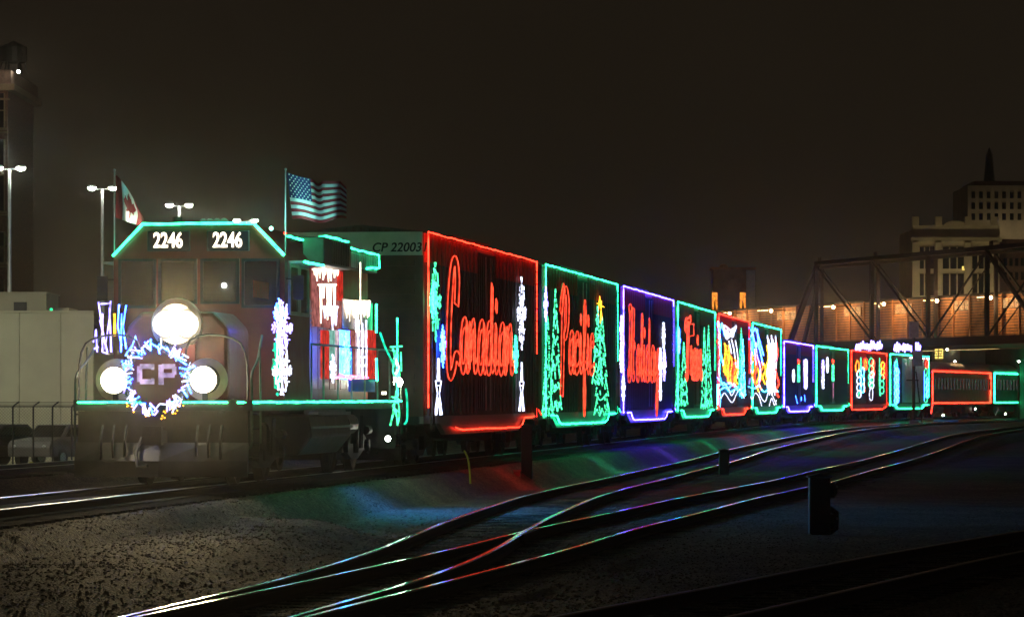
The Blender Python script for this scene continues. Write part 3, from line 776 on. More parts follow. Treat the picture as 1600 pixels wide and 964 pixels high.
# car 6
px_lines(5, [[(1171, 512), (1176, 520), (1180, 513), (1184, 522), (1189, 540), (1193, 555)], [(1171, 530), (1176, 521), (1181, 545), (1185, 535), (1192, 570)], [(1183, 514), (1186, 545)]], 'blue', .05, 'sky_lights', sm=False)
px_lines(5, [[(1172, 525), (1173, 560), (1171, 600)], [(1181, 535), (1183, 555), (1188, 575), (1186, 600)], [(1179, 545), (1181, 570)]], 'violet_white', .045, 'figure_lights')
for k, (x, y0, y1, m) in enumerate(((1174, 550, 585, 'orange'), (1178, 560, 600, 'orange'), (1181, 558, 604, 'red'), (1184, 575, 612, 'yellow'), (1188, 580, 608, 'orange'), (1194, 568, 600, 'yellow'), (1190, 566, 590, 'orange'), (1198, 540, 600, 'yellow'), (1213, 535, 590, 'red'), (1215, 590, 620, 'red'))):
    px_lines(5, [[(x, y0), (x + 2, (y0 * 2 + y1) / 3), (x - 2, (y0 + y1 * 2) / 3), (x + 1.5, y1)]], m, .055, 'sack_lights')
for k in range(7):
    x = 1199 + k * 2.1
    px_lines(5, [[(x, 524 + (k % 3) * 6), (x + 1.5, 560), (x - 1, 590 + k), (x + 1, 612 + (k % 2) * 5)]], 'white', .05, 'figure_lights')
px_lines(5, [[(1170, 604), (1178, 607), (1186, 603), (1194, 612), (1205, 606), (1216, 612)]], 'cyan', .04, 'snow_lights')
px_lines(5, [[(1171, 612), (1175, 624), (1180, 614), (1186, 620), (1190, 634)], [(1184, 607), (1190, 622), (1196, 627), (1201, 612), (1207, 618), (1213, 632)], [(1202, 634), (1206, 622), (1210, 633), (1213, 625)]], 'white', .03, 'hill_lights')
# cars 7 and 8
def px_candle(i, x, y0, y1, m, tip=None):
    px_lines(i, [[(x - 1.3, y0 + 4), (x - 1.3, y1)], [(x + 1.3, y0 + 4), (x + 1.3, y1)], [(x - 1.3, y1), (x + 1.3, y1)], [(x, y0), (x, y1)]], m, .05, 'candle_lights', sm=False)
    if tip: px_lines(i, [[(x - 1, y0 - 4), (x, y0 + 2), (x + 1, y0 - 3)]], tip, .06, 'flame_lights')
px_flake(6, 1240, 577, 597, 'white', .05); px_candle(6, 1248, 566, 596, 'mint', 'red'); px_flake(6, 1259, 561, 585, 'white', .05); px_flake(6, 1259, 580, 608, 'white', .05); px_lines(6, [[(1256, 562), (1257, 606)], [(1261, 562), (1261, 606)]], 'violet_white', .05, 'figure_lights')
px_lines(6, [[(1243, 618), (1246, 630)], [(1257, 617), (1258, 627)], [(1252, 620), (1252, 626)]], 'blue', .02, 'faint_lights')
px_flake(7, 1286, 562, 585, 'violet_white', .05); px_flake(7, 1286, 582, 607, 'white', .05); px_flake(7, 1293, 558, 583, 'white', .045); px_candle(7, 1301.5, 566, 595, 'mint', 'red'); px_lines(7, [[(1302, 598), (1302, 622)]], 'pink', .008, 'faint_lights')
# car 9
def px_loops(i, cx, y0, y1, w_, m, n=2, r=.05, name='toy_lights'):
    for k in range(n):
        a = y0 + (y1 - y0) * k / n; b = y0 + (y1 - y0) * (k + 1) / n; c = (a + b) / 2
        px_lines(i, [[(cx, a), (cx + w_, c - (b - a) * .2), (cx + w_ * .7, b), (cx - w_ * .6, b), (cx - w_, c), (cx, a)]], m, r, name)
px_loops(8, 1339.5, 563, 580, 2.6, 'orange', 1); px_loops(8, 1352, 560, 577, 2.8, 'red', 2, .045); px_loops(8, 1352, 562, 575, 1.4, 'orange', 1, .045)
px_lines(8, [[(1345, 558), (1345, 575), (1344, 590)], [(1342, 575), (1346, 600), (1341, 618)]], 'mint', .05, 'toy_lights'); px_loops(8, 1342, 578, 620, 3.2, 'white', 4); px_loops(8, 1347.5, 574, 612, 2.6, 'cyan', 3); px_lines(8, [[(1350, 590), (1351, 612)]], 'orange', .04, 'toy_lights')
px_loops(8, 1361, 559, 582, 3.4, 'mint', 2); px_loops(8, 1364, 562, 588, 2.2, 'red', 2); px_loops(8, 1362, 580, 606, 3.2, 'white', 3); px_loops(8, 1361, 604, 624, 2.6, 'white', 1, .035); px_loops(8, 1360, 582, 604, 3, 'mint', 2)
px_lines(8, [[(1374.5, 559), (1374, 590), (1375, 618)], [(1377, 575), (1374, 600), (1376, 618)]], 'mint', .05, 'toy_lights'); px_loops(8, 1379, 565, 585, 2.4, 'yellow', 2); px_loops(8, 1381.5, 567, 590, 1.5, 'red', 2); px_loops(8, 1378, 585, 614, 3, 'mint', 3)
# car 10: open stage
a = S(9, 1409, 600, -1.5); b = S(9, 1442, 600, -1.5)
MB().span((a[0], -1.52, 1.15), (b[0], -1.555, 4.2)).build('stage_curtain', M['stage_white'], CARS[9])
cb = MB()
for k in range(15): cb.cyl((a[0] + (b[0] - a[0]) * (k + .5) / 15, -1.575, 1.2), (a[0] + (b[0] - a[0]) * (k + .5) / 15, -1.575, 4.15), .07, 6)
cb.build('curtain_fold', M['stage_white'], CARS[9], kind='stuff')
G['stage'] = glow('stage_flood_lamp', (1.0, .85, .85), 28)
sb = MB()
for k in range(5): sb.box((a[0] + (b[0] - a[0]) * (k + .5) / 5, -2.0, 4.25), (.3, .1, .05))
sl_ = sb.build('stage_lamp', G['stage'], CARS[9], kind='stuff')
sb = MB()
for k in range(5): sb.box((a[0] + (b[0] - a[0]) * (k + .5) / 5, -2.0, 4.32), (.36, .16, .08)); sb.bar((a[0] + (b[0] - a[0]) * (k + .5) / 5, -1.5, 4.36), (a[0] + (b[0] - a[0]) * (k + .5) / 5, -2.0, 4.36), .03)
sb.build('lamp_bracket', M['black_steel'], CARS[9], kind='stuff')
px_loops(9, 1400, 564, 630, 2.0, 'cyan', 6, .04); px_loops(9, 1402.5, 575, 628, 1.8, 'blue', 5, .045); px_lines(9, [[(1401, 560), (1402, 575)]], 'mint', .05, 'toy_lights')
px_loops(9, 1446.5, 575, 628, 2.2, 'mint', 5, .04); px_loops(9, 1449, 590, 620, 1.5, 'cyan', 3, .04); px_loops(9, 1448, 563, 574, 1.8, 'red', 1, .05); px_lines(9, [[(1444, 580), (1444, 625)]], 'blue', .04, 'toy_lights')
for i, x0, x1, yb, seed in ((8, 1337, 1378, 546, 4), (9, 1397, 1438, 548, 9)):
    q = random.Random(seed); b = MB(); fr_ = FR[i]; n = 13; pts = []
    for k in range(n * 2):
        x = x0 + (x1 - x0) * k / (n * 2 - 1); yy = yb - (q.uniform(7, 14) if k % 2 else q.uniform(0, 4)); pts.append(fr_.side(x, yy, -1.3))
    b.tube(pts, .055, 5); pts = [(p[0] + .15, p[1], p[2] - .1) for p in pts]; b.tube(pts, .045, 5)
    sg = b.build('roof_sign_lights', G['violet_white'], CARS[i])
    a_ = fr_.side(x0, yb, -1.25); b_ = fr_.side(x1, yb, -1.25)
    MB().span((a_[0], -1.24, a_[2] - .35), (b_[0], -1.20, a_[2] - .28)).build('sign_frame', M['black_steel'], CARS[i])

# ------------------------------------------------------------------ coaches
def coach(Y0, col, lab, L=25.6):
    fr_, Y1 = frame_at(Y0, L)
    t = thing('passenger_coach', lab, 'coach', fr_.a, fr_.rz, 'passenger coaches at the end of the train')
    hw = 1.48
    for s in (-1, 1):
        y0, y1 = s * hw, s * (hw - .05)
        MB().span((0, y0, .95), (L, y1, 2.1)).build('lower_panel', M['coach'], t)
        MB().span((0, y0, 2.95), (L, y1, 3.5)).build('letter_board', M['coach'], t)
        n = 18
        for k in range(n + 1):
            x = 1.0 + (L - 2.0) * k / n
            MB().span((x - .22, y0, 2.103), (x + .22, y1, 2.947)).build('window_post', M['coach'], t)
        for k in range(n):
            x0 = 1.0 + (L - 2.0) * k / n + .225; x1 = 1.0 + (L - 2.0) * (k + 1) / n - .225
            w_ = MB().span((x0, s * (hw - .03), 2.104), (x1, s * (hw - .045), 2.946)).build('window', G['coach_win'], t)
            if s < 0 and random.random() < .7: MB().ball((x0 + .4, -hw + .06, 2.3 + random.uniform(0, .2)), .03, 6).build('table_lamp', G['warm'] if random.random() < .5 else G['dim_window'], t)
    for x in (0, L): MB().span((x - .03, -hw + .05, .95), (x + .03, hw - .05, 3.5)).build('end_wall', M['coach'], t)
    arc = [(hw * math.cos(a) * 1.01, 3.503 + .68 * math.sin(a)) for a in [math.pi * k / 12 for k in range(13)]]
    rf = MB(); rf.prism(arc, 0, 0, L); smooth(rf.build('roof', M['galv'], t))
    MB().span((.3, -1.2, .78), (L - .3, 1.2, .947)).build('underframe', M['under'], t)
    ub = MB(); ub.span((6, -1.3, .35), (9, -.5, .777)); ub.span((12, -1.3, .4), (13.5, -.6, .777)); ub.span((15, -1.3, .35), (18, -.4, .777)); ub.build('battery_box', M['under'], t)
    truck(t, 2.8, 2.4, .46); truck(t, L - 2.8, 2.4, .46); coupler(t, 0, -1)
    y = -hw - .07; r = .058
    rope([[(.1, y, 3.42), (L - .1, y, 3.42)], [(.1, y, 3.42), (.1, y, 1.1)], [(L - .1, y, 3.42), (L - .1, y, 1.1)], [(.7, y, 1.1), (L - .1, y, 1.1)], [(.1, y, 1.1), (-.5, y, .35)] if col == 'red' else [(.1, y, 1.1), (.8, y, 1.1)]], r, G[col], t)
    MB().ball((L * .72, -1.5, .62), .06, 8).build('marker_lamp', G['spot'], t)
    MB().ball((4.6, -1.5, .2), .07, 8).build('step_lamp', G['spot'], t)
    return march(Y1, 1.2)
Y = coach(Y_COACH, 'red', 'arched roof passenger coach outlined in red lights with a row of windows')
coach(Y, 'green', 'last passenger coach, outlined in green lights and cut by the photo edge')

# ------------------------------------------------------------------ locomotive
LF = Frame((-5.75, 63.2), (-3.75, 79.9)); LL = 16.7
HEAD_P, DITCH_P = 1300, 520
SPILL_HEAD, SPILL_DITCH = 110, 60
loco = thing('diesel_locomotive', 'red diesel locomotive with blazing headlights, number 2246 boards and green rope lights', 'locomotive', LF.a, LF.rz)
def part(mb, name, m, p=None, bv=0, **k):
    o = mb.build(name, M[m] if isinstance(m, str) else m, p or loco, **k)
    if bv: bevel(o, bv)
    return o
DZ = 1.42
part(MB().span((.0, -1.5, 1.24), (LL, 1.5, DZ)), 'walkway', 'loco_dark')
part(MB().span((.5, -.55, .95), (LL - .5, .55, 1.237)), 'underframe', 'under')
for x, s in ((0, 1), (LL, -1)):
    pl = MB(); pl.span((x, -1.42, .42), (x + s * .08, 1.42, 1.237)); pp = part(pl, 'pilot_plate', 'loco_dark')
    pw = MB(); yy = [-1.45, -.75, 0, .75, 1.45]; vs = []
    for q in yy:
        b_ = -s * (.32 - .12 * abs(q)); vs += [(x + b_ * .2, q, .72), (x + b_, q, .42), (x + b_ * 1.25, q, .16), (x + b_ * 1.25 + s * .05, q, .16), (x + s * .02 + b_ * .2, q, .72)]
    fs = []
    for i in range(4):
        for k in range(5): fs.append((i * 5 + k, i * 5 + (k + 1) % 5, (i + 1) * 5 + (k + 1) % 5, (i + 1) * 5 + k))
    fs += [tuple(range(5)), tuple(range(20, 25))]
    part(MB().add(vs, fs), 'snow_plough', 'loco_dark')
    for sy in (-1, 1):
        st = MB()
        for k in range(4): st.span((x + s * .1, sy * 1.1, .45 + .24 * k), (x + s * .72, sy * 1.48, .48 + .24 * k))
        st.span((x + s * .72, sy * 1.1, .42), (x + s * .75, sy * 1.48, 1.237)); part(st, 'step', 'under')
    coupler(loco, x, -s)
    hz_ = MB()
    for q in (-1.0, -.8, -.6, .6, .8, 1.0): hz_.tube(cr([(x - s * .02, q, 1.0), (x - s * .18, q, .75), (x - s * .16, q, .4), (x - s * .05, q + .05, .3)], 3), .025, 6)
    part(hz_, 'brake_hose', 'rubber')
# short hood (nose)
ns = MB().prism([(-.88, DZ), (.88, DZ), (.88, 2.62), (.62, 2.90), (-.62, 2.90), (-.88, 2.62)], 0, 1.15, 3.0)
nose = part(ns, 'nose', 'nose_red', bv=.08)
part(MB().span((1.10, -.33, DZ + .05), (1.148, .33, 2.35)), 'nose_door', 'nose_red', nose, bv=.02)
cabp = [(-1.5, DZ), (1.5, DZ), (1.5, 3.90), (.99, 4.42), (-.99, 4.42), (-1.5, 3.90)]
cab = part(MB().prism(cabp, 0, 3.0, 5.5), 'cab', 'cp_red')
for (y0, y1) in ((-1.36, -.80), (-.66, -.08), (.08, .66), (.80, 1.36)):
    wf = MB(); z0, z1 = (3.05, 3.80) if abs(y0 + y1) > 1.2 else (3.12, 3.80)
    for a_, b_ in (((y0 - .05, z0 - .05), (y0, z1 + .05)), ((y1, z0 - .05), (y1 + .05, z1 + .05)), ((y0, z0 - .05), (y1, z0)), ((y0, z1), (y1, z1 + .05))): wf.span((2.955, a_[0], a_[1]), (2.998, b_[0], b_[1]))
    w_ = part(wf, 'windscreen', 'black_steel', cab)
    part(MB().span((2.97, y0, z0), (2.985, y1, z1)), 'pane', 'dark_glass', w_)
for y in (-.52, .52):
    nb = part(MB().span((2.90, y - .37, 3.98), (2.998, y + .37, 4.33)), 'number_board', 'black_steel', cab, bv=.015)
    text_obj('2246', .36, (2.885, y, 4.155), FRONT_ROT, G['number'], nb, 'number_lettering', bold=.007, sx_=.72)
for s in (-1, 1):
    for (x0, x1) in ((3.35, 4.15), (4.35, 5.15)):
        wf = MB(); z0, z1 = 2.95, 3.72; yo, yi = s * 1.545, s * 1.503
        wf.span((x0 - .06, yo, z0 - .06), (x0, yi, z1 + .06)); wf.span((x1, yo, z0 - .06), (x1 + .06, yi, z1 + .06)); wf.span((x0, yo, z0 - .06), (x1, yi, z0)); wf.span((x0, yo, z1), (x1, yi, z1 + .06))
        w_ = part(wf, 'cab_window', 'galv', cab); part(MB().span((x0, s * 1.525, z0), (x1, s * 1.510, z1)), 'pane', 'coach_glass', w_)
    part(MB().prism([(3.3, 3.78), (5.2, 3.78), (5.2, 3.82), (3.3, 3.82)], 1, min(s * 1.50, s * 1.78), max(s * 1.50, s * 1.78)), 'awning', 'galv', cab)
    mr_ = MB(); mr_.box((3.1, s * 1.72, 3.35), (.06, .18, .42)); mr_.bar((3.1, s * 1.5, 3.5), (3.1, s * 1.65, 3.5), .02); part(mr_, 'mirror', 'black_steel')
# long hood
hood = part(MB().prism([(-.90, DZ), (.90, DZ), (.90, 4.12), (.68, 4.36), (-.68, 4.36), (-.90, 4.12)], 0, 5.52, 15.9), 'hood', 'cp_red')
for k in range(15):
    x = 5.8 + k * .66
    if x > 15.4: break
    for s in (-1, 1):
        d_ = MB().span((x, s * .903, 1.62), (x + .58, s * .925, 3.3)); o = part(d_, 'hood_door', 'cp_red' if x > 7.5 else 'loco_grey', bv=.01)
        l = MB()
        for q in range(9): l.box((x + .29, s * .93, 2.4 + q * .085), (.44, .02, .03))
        if k % 2 == 0: part(l, 'louvre', 'loco_dark', o)
for s in (-1, 1):
    bl = part(MB().prism([(8.1, 3.92), (11.2, 3.92), (11.2, 4.44), (8.1, 4.44)], 1, min(s * .91, s * 1.32), max(s * .91, s * 1.32)), 'blower_housing', 'loco_grey', bv=.03)
    gr = MB()
    for q in range(10): gr.box((9.0 + q * .2, s * 1.335, 4.18), (.06, .02, .42))
    part(gr, 'grille', 'loco_dark', bl, kind='stuff')
    rd = part(MB().prism([(11.25, 4.0), (15.7, 4.0), (15.7, 4.34), (11.25, 4.34)], 1, min(s * .91, s * 1.12), max(s * .91, s * 1.12)), 'radiator', 'loco_dark')
    gr = MB()
    for q in range(20): gr.box((11.4 + q * .22, s * 1.13, 4.17), (.05, .02, .30))
    part(gr, 'grille', 'galv', rd, kind='stuff')
for x in (12.4, 14.2, 9.7):
    f_ = part(MB().cyl((x, 0, 4.36), (x, 0, 4.52), .58, 20), 'roof_fan', 'loco_dark')
part(MB().span((6.6, -.2, 4.36), (7.4, .2, 4.62)), 'exhaust_stack', 'rust')
hn = MB()
for k, q in enumerate((-.2, -.07, .07, .2)): hn.tube([(4.7, q, 4.52), (4.2 + .05 * k, q, 4.54)], [.025, .07], 10)
hn.span((4.55, -.22, 4.42), (4.75, .22, 4.5)); part(hn, 'air_horn', 'galv')
part(MB().cyl((3.6, .5, 4.42), (3.6, .5, 4.6), .09, 10), 'rooftop_beacon', 'black_steel')
part(MB().tube([(15.2, -.5, 4.36), (15.2, -.5, 4.7)], .02, 6), 'antenna', 'black_steel')
# handrails
def stanchions(xs, y, z0=DZ, z1=2.42):
    b = MB(); b.tube([(xs[0], y, z1)] + [(x, y, z1) for x in xs[1:]], .022, 6)
    for x in xs: b.tube([(x, y, z0), (x, y, z1)], .02, 6)
    return b
for s in (-1, 1):
    part(stanchions([5.9, 7.2, 8.8, 10.4, 12.0, 13.6, 15.2, 16.0], s * 1.46), 'handrail', 'galv')
    for x, q in ((0, 1), (LL, -1)):
        fh = MB()
        fh.tube(cr([(x + q * 1.5, s * 1.38, 2.5), (x + q * .8, s * 1.44, 2.1), (x + q * .12, s * 1.47, 1.85), (x + q * .05, s * 1.48, 1.5), (x + q * .05, s * 1.48, .75), (x + q * .12, s * 1.42, .62)], 4), .022, 6)
        fh.tube(cr([(x + q * .85, s * 1.46, 2.3), (x + q * .82, s * 1.48, 1.6), (x + q * .82, s * 1.48, .7)], 4), .02, 6)
        part(fh, 'grab_iron', M['copper_fix'])
        eh = MB(); eh.tube(cr([(x + q * .04, s * 1.42, DZ), (x + q * .04, s * 1.3, 2.35), (x + q * .04, s * .45, 2.4), (x + q * .04, s * .4, DZ)], 5), .02, 6)
        part(eh, 'end_handrail', 'black_steel')
# tanks, trucks
part(MB().prism([(-1.35, 1.15), (-1.42, .75), (-1.15, .42), (1.15, .42), (1.42, .75), (1.35, 1.15)], 0, 6.2, 10.6), 'fuel_tank', 'loco_dark', bv=.04)
at = MB(); at.cyl((6.3, -1.3, 1.2), (10.4, -1.3, 1.2), .05, 8); at.span((6.2, -1.44, .90), (10.6, -1.41, .94)); at.span((7.0, -1.46, 1.14), (10.3, -1.40, 1.2)); part(at, 'tank_rail', 'galv')
ar = MB(); ar.cyl((10.9, -1.15, .95), (12.0, -1.15, .95), .2, 12); part(ar, 'air_reservoir', 'loco_dark')
truck(loco, 3.5, 2.6, .51, True); truck(loco, LL - 3.5, 2.6, .51, True)
# headlight pair in the nose, ditch lights, step lamp; lenses enlarged to suggest glare
hl = part(MB().tube([(1.15, 0, 2.69), (1.10, 0, 2.69), (1.06, 0, 2.69)], [.44, .42, .34], 28), 'headlight', 'halo_housing')  # wide pale housing shaped to stand for the headlight's glare
def beam(x, y, z, P, rad, parent, size=46, yaw=0):     # the beam that a headlight throws forward
    ld_ = bpy.data.lights.new('lamp_beam', 'SPOT'); ld_.energy = P; ld_.color = (1.0, .74, .36); ld_.spot_size = R(size); ld_.spot_blend = 1.0; ld_.shadow_soft_size = rad
    o = bpy.data.objects.new('lamp_beam', ld_); C.objects.link(o); o.parent = parent; o.location = (x, y, z); wp = LF.a + LF.t * x + LF.n * y + Vector((0, 0, z)); d_ = Vector((0, 0, 8.0)) - wp; o.rotation_mode = 'XYZ'; o.rotation_euler = (Matrix.Rotation(-LF.rz, 3, 'Z') @ d_).to_track_quat('-Z', 'Y').to_euler()
def spill(x, y, z, P):          # point light added before a lamp to imitate its glare halo
    ld_ = bpy.data.lights.new('halo_fill', 'POINT'); ld_.energy = P; ld_.color = (1.0, .84, .55); ld_.shadow_soft_size = .05
    o = bpy.data.objects.new('halo_fill', ld_); C.objects.link(o); o.parent = loco; o.location = (x, y, z)
spill(.92, 0, 2.69, SPILL_HEAD)
beam(.98, 0, 2.69, HEAD_P, .12, loco, yaw=R(6))
for y in (-.17, .17): MB().cyl((1.03, y, 2.69), (1.058, y, 2.69), .21, 22).build('headlight_lens', G['head'], hl)
for py in ((178, 594), (318, 593)):
    q = LF.front(py[0], py[1], .12)
    dl = part(MB().cyl((.12, q[1], q[2]), (.34, q[1], q[2]), .235, 16), 'ditch_light', 'black_steel')
    MB().cyl((.10, q[1], q[2]), (.118, q[1], q[2]), .22, 18).build('ditch_light_lens', G['ditch'], dl)
    part(MB().cyl((.345, q[1], q[2]), (.37, q[1], q[2]), .36, 24), 'halo_disc', 'halo_housing')  # pale disc added behind the ditch light as its halo
    spill(-.02, q[1], q[2], SPILL_DITCH)
    beam(.04, q[1], q[2], DITCH_P, .08, loco, yaw=R(6))
    part(MB().bar((.25, q[1], DZ), (.25, q[1], q[2] - .1), .08), 'lamp_stand', 'black_steel')
part(MB().ball((2.93, LF.front(350, 446, 2.93)[1], LF.front(350, 446, 2.93)[2]), .04, 8), 'cab_marker_lamp', G['spot'])
q = LF.side(606, 685, -1.52); part(MB().ball(q, .06, 8), 'step_lamp', G['spot'])
q = LF.side(622, 597, -1.5); part(MB().ball(q, .10, 10), 'end_flood_lamp', G['spot_end'])
q = LF.side(600, 614, -1.5); part(MB().box(q, (.4, .04, .06)), 'walkway_lamp', G['warm'])
# badge in a wreath on the front rail
cb_ = LF.front(245, 590, -.02)
part(MB().cyl((-.02, cb_[1], cb_[2]), (.03, cb_[1], cb_[2]), .44, 28), 'badge', 'cp_red')
G['badge'] = glow('badge_lettering_lights', (.62, .40, .78), .75)
bdg = [o for o in loco.children if o.name.startswith('badge')][0]
lt = MB()
def blk(u, z, w_, h): lt.box((-.035, cb_[1] - u, cb_[2] + .06 + z), (.02, w_, h))
for ox in (-.33, .03):       # C then P in heavy square letters with cut corners
    if ox < 0:
        blk(ox + .045, 0, .085, .26); blk(ox + .17, .125, .24, .08); blk(ox + .17, -.125, .24, .08); blk(ox + .265, .09, .05, .04); blk(ox + .265, -.09, .05, .04)
    else:
        blk(ox + .045, -.01, .085, .33); blk(ox + .17, .125, .22, .08); blk(ox + .17, -.02, .20, .08); blk(ox + .265, .055, .07, .13)
lt.build('badge_lettering', G['badge'], bdg)
for k, m in enumerate(('violet_white', 'white', 'blue')):
    wr = MB(); rn = random.Random(k + 5)
    for j in range(34):
        a = rn.uniform(0, 2 * math.pi); rr = rn.uniform(.46, .60); c_, s_ = math.cos(a), math.sin(a)
        y = cb_[1] + rr * c_; z = cb_[2] + rr * s_; tl = rn.uniform(.05, .10); tw = a + rn.uniform(-1.2, 1.2)
        x = -.06 + rn.uniform(-.05, .05); wr.tube([(x, y - tl * math.cos(tw), z - tl * math.sin(tw)), (x, y + tl * math.cos(tw), z + tl * math.sin(tw))], .013, 5)
    wr.build('wreath_lights', G[m], loco, kind='stuff')
wr = MB(); rn = random.Random(31)
for j in range(34):
    a = rn.uniform(-2.4, -.7); rr = rn.uniform(.54, .68); wr.ball((-.06, cb_[1] + rr * math.cos(a), cb_[2] + rr * math.sin(a)), .014, 6)
wr.build('wreath_bulbs', G['yellow'], loco, kind='stuff')
wv = MB(); rn = random.Random(33)
for j in range(420):
    a = rn.uniform(0, 6.283); rr = rn.uniform(.45, .60); c_, s_ = math.cos(a), math.sin(a); p_ = (.0 + rn.uniform(-.05, .05), cb_[1] + rr * c_, cb_[2] + rr * s_)
    wv.bar(p_, (p_[0] - rn.uniform(0, .08), p_[1] + rn.uniform(-.08, .08), p_[2] + rn.uniform(-.08, .08)), .012)
M['needle'] = mat('dark_green_garland', (.02, .07, .025), .8)
wv.build('garland', M['needle'], loco, kind='stuff')
# rope lights on the loco
g_ = .026
rope([[(2.93, 1.50, 3.90), (2.93, .97, 4.45), (2.93, -.97, 4.45), (2.93, -1.50, 3.90)]], g_, G['green'], loco, wob=.006)
rope([[(3.25, -1.80, 3.80), (5.2, -1.80, 3.80)]], g_, G['green'], loco)
rope([[(5.7, -.92, 4.38), (8.2, -.92, 4.38), (8.4, -1.3, 4.46), (11.0, -1.3, 4.46)], [(11.1, -1.15, 4.38), (15.8, -1.15, 4.38), (15.85, -1.15, 4.12), (14.2, -1.15, 4.05)]], g_ * .9, G['green'], loco)
rope([[(5.7, .92, 4.38), (15.8, .92, 4.38)], [(.3, 1.53, DZ - .03), (LL, 1.53, DZ - .03)]], g_ * .9, G['green'], loco)
rope([[(-.05, 1.42, DZ - .04), (-.05, .35, DZ - .04)], [(-.05, -.35, DZ - .04), (-.05, -1.1, DZ - .04)], [(-.02, -1.25, DZ - .04), (.05, -1.53, DZ - .04), (LL - .3, -1.53, DZ - .03)]], g_ * .8, G['green'], loco, wob=.008)
rope([[(LL - .7, -1.5, 3.1), (LL - .7, -1.5, 2.5), (LL - .65, -1.5, 1.5)]], g_ * .8, G['green'], loco)
def lp(px, py, yo=-1.50): return LF.side(px, py, yo)
def l_lines(lines, m, r, name, yo=-1.50, sm=True):
    b = MB()
    for ln in lines:
        pts = [lp(x, y, yo) for x, y in ln]
        if sm and len(pts) > 2: pts = cr(pts, 4)
        b.tube(pts, r, 5)
    return b.build(name, G[m], loco, kind='stuff' if len(lines) > 1 else None)
# big snowflakes hanging below the cab windows
def vflake(cx, cy_, hw_, hh, m, r, yo): 
    a = lp(cx, cy_, yo); h = lp(cx, cy_ - hh, yo)[2] - a[2]; u = abs(lp(cx + hw_, cy_, yo)[0] - a[0])
    flake(a[0], a[2], u, h, yo, r, G[m]).build('snowflake_lights', G[m], loco, kind='stuff')
vflake(441, 512, 16, 42, 'violet_white', .014, -1.56); vflake(441, 580, 15, 38, 'white', .014, -1.56); vflake(437, 490, 10, 22, 'blue', .012, -1.54); vflake(433, 570, 8, 50, 'teal', .014, -1.535)
l_lines([[(436, 470), (440, 500), (437, 540), (441, 600), (438, 616)], [(448, 475), (444, 520), (449, 560), (446, 612)], [(430, 480), (434, 520), (431, 600)]], 'white', .012, 'icicle_lights', -1.57)
# the same on the far side of the cab, seen beside the nose
fb = MB(); 
def lf(px, py, xo=.6): return LF.front(px, py, xo)
for ln in ([(154, 472), (158, 500), (164, 545), (171, 500), (173, 470)], [(157, 475), (172, 474)], [(160, 490), (160, 550), (168, 552)], [(171, 480), (174, 550)], [(146, 535), (150, 515), (152, 550)], [(147, 545), (154, 542)], [(156, 500), (168, 550)]): fb.tube([lf(x, y, .9) for x, y in ln], .014, 5)
fb.build('icicle_lights', G['violet_white'], loco)
fb = MB()
for ln in ([(186, 476), (184, 510), (190, 540)], [(197, 477), (192, 510), (197, 545)], [(190, 490), (189, 550)], [(205, 545), (212, 525), (216, 540)], [(196, 556), (204, 542), (208, 556)]): fb.tube([lf(x, y, .95) for x, y in ln], .012, 5)
fb.build('icicle_lights', G['blue'], loco)
MB().tube([lf(179, 490, .9), lf(179, 525, .9)], .02, 6).build('amber_strip', G['yellow'], loco)
# lit display boards along the near walkway: icicles over coloured panels
def panel(px0, px1, py0, py1, m, name, yo=-1.40, th=.03):
    a = lp(px0, py0, yo); b = lp(px1, py1, yo); c = lp(px1, py0, yo); zt = (a[2] + c[2]) / 2; d = lp(px0, py1, yo); zb = (b[2] + d[2]) / 2
    return MB().span((a[0], yo, zb), (b[0], yo + th, zt)).build(name, m, loco)
M['panel_red'] = mat('translucent_red_board', (.62, .05, .035), .5); M['panel_white'] = mat('white_display_board', (.75, .68, .70), .5); M['panel_blue'] = mat('blue_display_board', (.05, .08, .55), .5)
M['panel_rose'] = mat('rose_display_board', (.55, .25, .25), .5)
G['bd_red'] = glow('backlit_red_board', (1.0, .05, .03), .55); G['bd_blue'] = glow('backlit_blue_board', (.03, .14, 1.0), 14); G['bd_mint'] = glow('backlit_mint_board', (.35, .85, .7), .5); G['bd_white'] = glow('backlit_white_board', (1.0, .75, .85), .75); G['bd_rose'] = glow('backlit_rose_board', (1.0, .30, .28), .32)
panel(489, 534, 418, 512, G['bd_rose'], 'display_board', -.95)
panel(528, 536, 424, 470, G['bd_red'], 'display_board', -.97)
panel(537, 582, 470, 515, M['panel_white'], 'display_board', -1.40)
for (x0, x1, m) in ((503, 515, 'bd_red'), (515, 524, 'bd_mint'), (524, 531, 'bd_white'), (531, 547, 'bd_blue'), (547, 556, 'bd_rose'), (556, 574, 'bd_white'), (575, 588, 'bd_red')):
    panel(x0, x1 - .5, 516, 592, G[m], 'display_board', -1.42 - .002 * (x0 % 3))
panel(547, 586, 593, 612, M['panel_blue'], 'display_board', -1.42)
def board_boost(px, py, P, col, yaw=0):      # added spot boosting the colour a board throws on the ballast
    q = lp(px, py, -1.62); ld_ = bpy.data.lights.new('board_boost', 'SPOT'); ld_.energy = P; ld_.color = col; ld_.spot_size = R(130); ld_.spot_blend = 1.0; ld_.shadow_soft_size = .04
    o = bpy.data.objects.new('board_boost', ld_); C.objects.link(o); o.parent = loco; o.location = q; o.rotation_euler = (R(-58), 0, yaw)
board_boost(539, 560, 1100, (.03, .25, 1.0)); board_boost(565, 560, 80, (.2, .4, 1.0)); board_boost(512, 560, 200, (.05, .8, .8))
